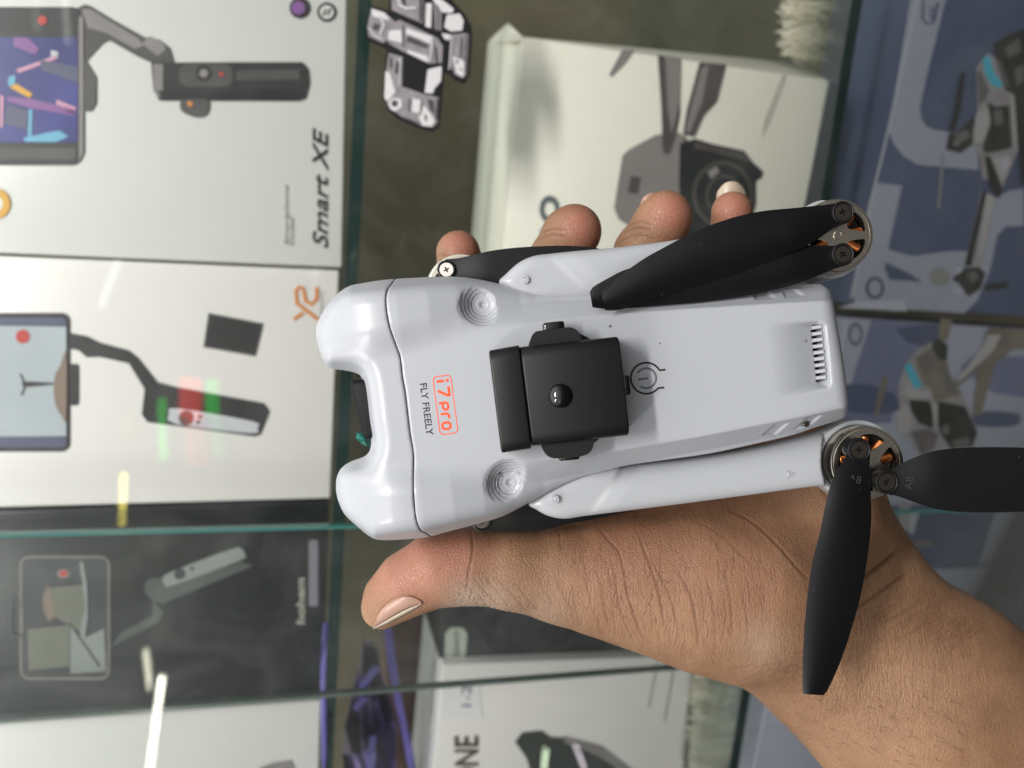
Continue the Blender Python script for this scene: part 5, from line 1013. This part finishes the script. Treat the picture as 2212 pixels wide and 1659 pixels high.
zt = np.clip(1.1 * near(1480, 1290, 190) + 0.9 * near(1230, 1260, 120) + 0.5 * near(1700, 1200, 160), 0, 1) * (1 - np.clip(1.2 * near(880, 1260, 110), 0, 1))
zw = np.clip(1.2 * near(1960, 1330, 150) + 0.9 * near(1830, 1450, 130) + 0.55 * near(1700, 1440, 90) + 0.45 * near(2080, 1480, 190), 0, 1)
zk = np.clip(1.2 * near(1030, 1285, 60) + near(1120, 1315, 60) + 0.8 * near(1230, 1345, 70), 0, 1)
cz.data.foreach_set('color', np.stack([zt, zw, zk, np.ones(len(V))], 1).astype(np.float32).ravel())
hand = link('hand', hand_me, skin_material()); hand.matrix_world = HELD
props(hand, 'bare brown left hand and wrist, palm up, with the grey drone lying on it', 'hand')
# ---- nails
def nail_mat():
    m = mat('nail', (0.36, 0.215, 0.16), 0.3, spec=0.5); b = m.node_tree.nodes['Principled BSDF']; b.inputs['Subsurface Weight'].default_value = 0.25
    b.inputs['Subsurface Radius'].default_value = (1, .5, .3); b.inputs['Subsurface Scale'].default_value = 0.0012; return m
M_NAIL = nail_mat(); M_NAILTIP = mat('nail_free_edge', (0.43, 0.35, 0.27), 0.32)
def hand_h(px, py): return field_hit(H, OH, hh, px, py, -9, -60, 0.12)
def strip_nail(name, rows, m, lift, thick=0.5):                        # rows of (px, py, h) laid out as a small sheet with thickness
    n, k = len(rows), len(rows[0]); Vn = [L(p[0], p[1], p[2] + lift) / 1000 for r in rows for p in r]
    Fs = [(i * k + j, i * k + j + 1, (i + 1) * k + j + 1, (i + 1) * k + j) for i in range(n - 1) for j in range(k - 1)]
    o = link(name, mesh(name, Vn, Fs), m, hand); s = o.modifiers.new('s', 'SOLIDIFY'); s.thickness = thick / 1000; s.offset = 0; return o
# thumb nail: seen at a grazing angle along the lower edge of the tip
ridge = spline([(812, 1342), (824, 1318), (846, 1300), (872, 1289), (894, 1290), (909, 1299)], 8, False); edge = spline([(806, 1359), (832, 1350), (858, 1337), (882, 1324), (902, 1312), (912, 1304)], 8, False)
NV_ = 9; rows = []
for v in np.linspace(0, 1, NV_): rows.append(ridge * (1 - v) + edge * v)
base_h = hand_h(ridge[:, 0], ridge[:, 1]); base_h = np.where(np.isnan(base_h), np.nanmin(base_h), base_h); base_h = np.convolve(np.pad(base_h, 3, mode='edge'), np.ones(7) / 7, 'valid')
R3 = []; prev = base_h - 0.1
for k_, rr_ in enumerate(rows):
    hk = hand_h(rr_[:, 0], rr_[:, 1]); hk = np.where(np.isnan(hk), prev - 1.0, hk); hk = np.maximum(hk, prev - 1.3) if k_ else base_h
    hk = np.convolve(np.pad(hk, 3, mode='edge'), np.ones(7) / 7, 'valid'); prev = hk; R3.append([(p[0], p[1], z + 0.1 + 0.35 * math.sin(math.pi * k_ / (NV_ - 1))) for p, z in zip(rr_, hk)])
strip_nail('thumbnail', R3[:7], M_NAIL, 0.12, 0.35); strip_nail('nail_free_edge', R3[6:], M_NAILTIP, 0.12, 0.35)
def tip_nail(cx, cy, w, hpx, ang_, h0, m=M_NAILTIP):                   # nail behind a fingertip, its free edge showing past the pad
    rows = []; c, s = math.cos(ang_), math.sin(ang_)
    for v in np.linspace(0, 1, 7):
        r = []
        for u in np.linspace(-1, 1, 11):
            x = u * w * (1 - 0.16 * v ** 3); y = -hpx * v + hpx * 0.42 * (abs(u) ** 2.6) * v ** 2; r.append((cx + x * c - y * s, cy + x * s + y * c, h0 - 2.6 * u * u))
        rows.append(r)
    return strip_nail('fingernail', rows, m, 0, 0.4)
tip_nail(1581, 437, 33, 45, 0.0, -41.0); tip_nail(1420, 458, 33, 44, -0.5, -42.5, M_NAIL); tip_nail(1222, 490, 31, 40, -0.42, -44.5, M_NAIL)
# ---- a few fine hairs on the wrist
rh = random.Random(11); hv = []; hf = []
for k in range(120):
    if k < 120: px, py = rh.uniform(1690, 2080), rh.uniform(1500, 1655)
    else: t = rh.random(); px, py = 1290 + 260 * t, 1352 + 78 * t + rh.uniform(-2, 10)
    z = float(hand_h(px, py)[0])
    if z != z: continue
    if z != z: continue
    a = rh.uniform(0.2, 1.1); ln = rh.uniform(16, 34); w = 0.45; n0 = len(hv)
    for j in range(4):
        t = j / 3; x = px + ln * t * math.cos(a); y = py + ln * t * math.sin(a) + 4 * t * t; zz = z + 0.15 + 1.4 * t * (1 - 0.4 * t); ww = w * (1 - 0.8 * t)
        hv += [L(x, y - ww, zz) / 1000, L(x + ww, y + ww, zz) / 1000]
    for j in range(3): hf.append((n0 + 2 * j, n0 + 2 * j + 1, n0 + 2 * j + 3, n0 + 2 * j + 2))
hr = link('arm_hair', mesh('arm_hair', np.array(hv), hf), mat('hair', '#20140e', 0.5), hand); hr['kind'] = 'stuff'
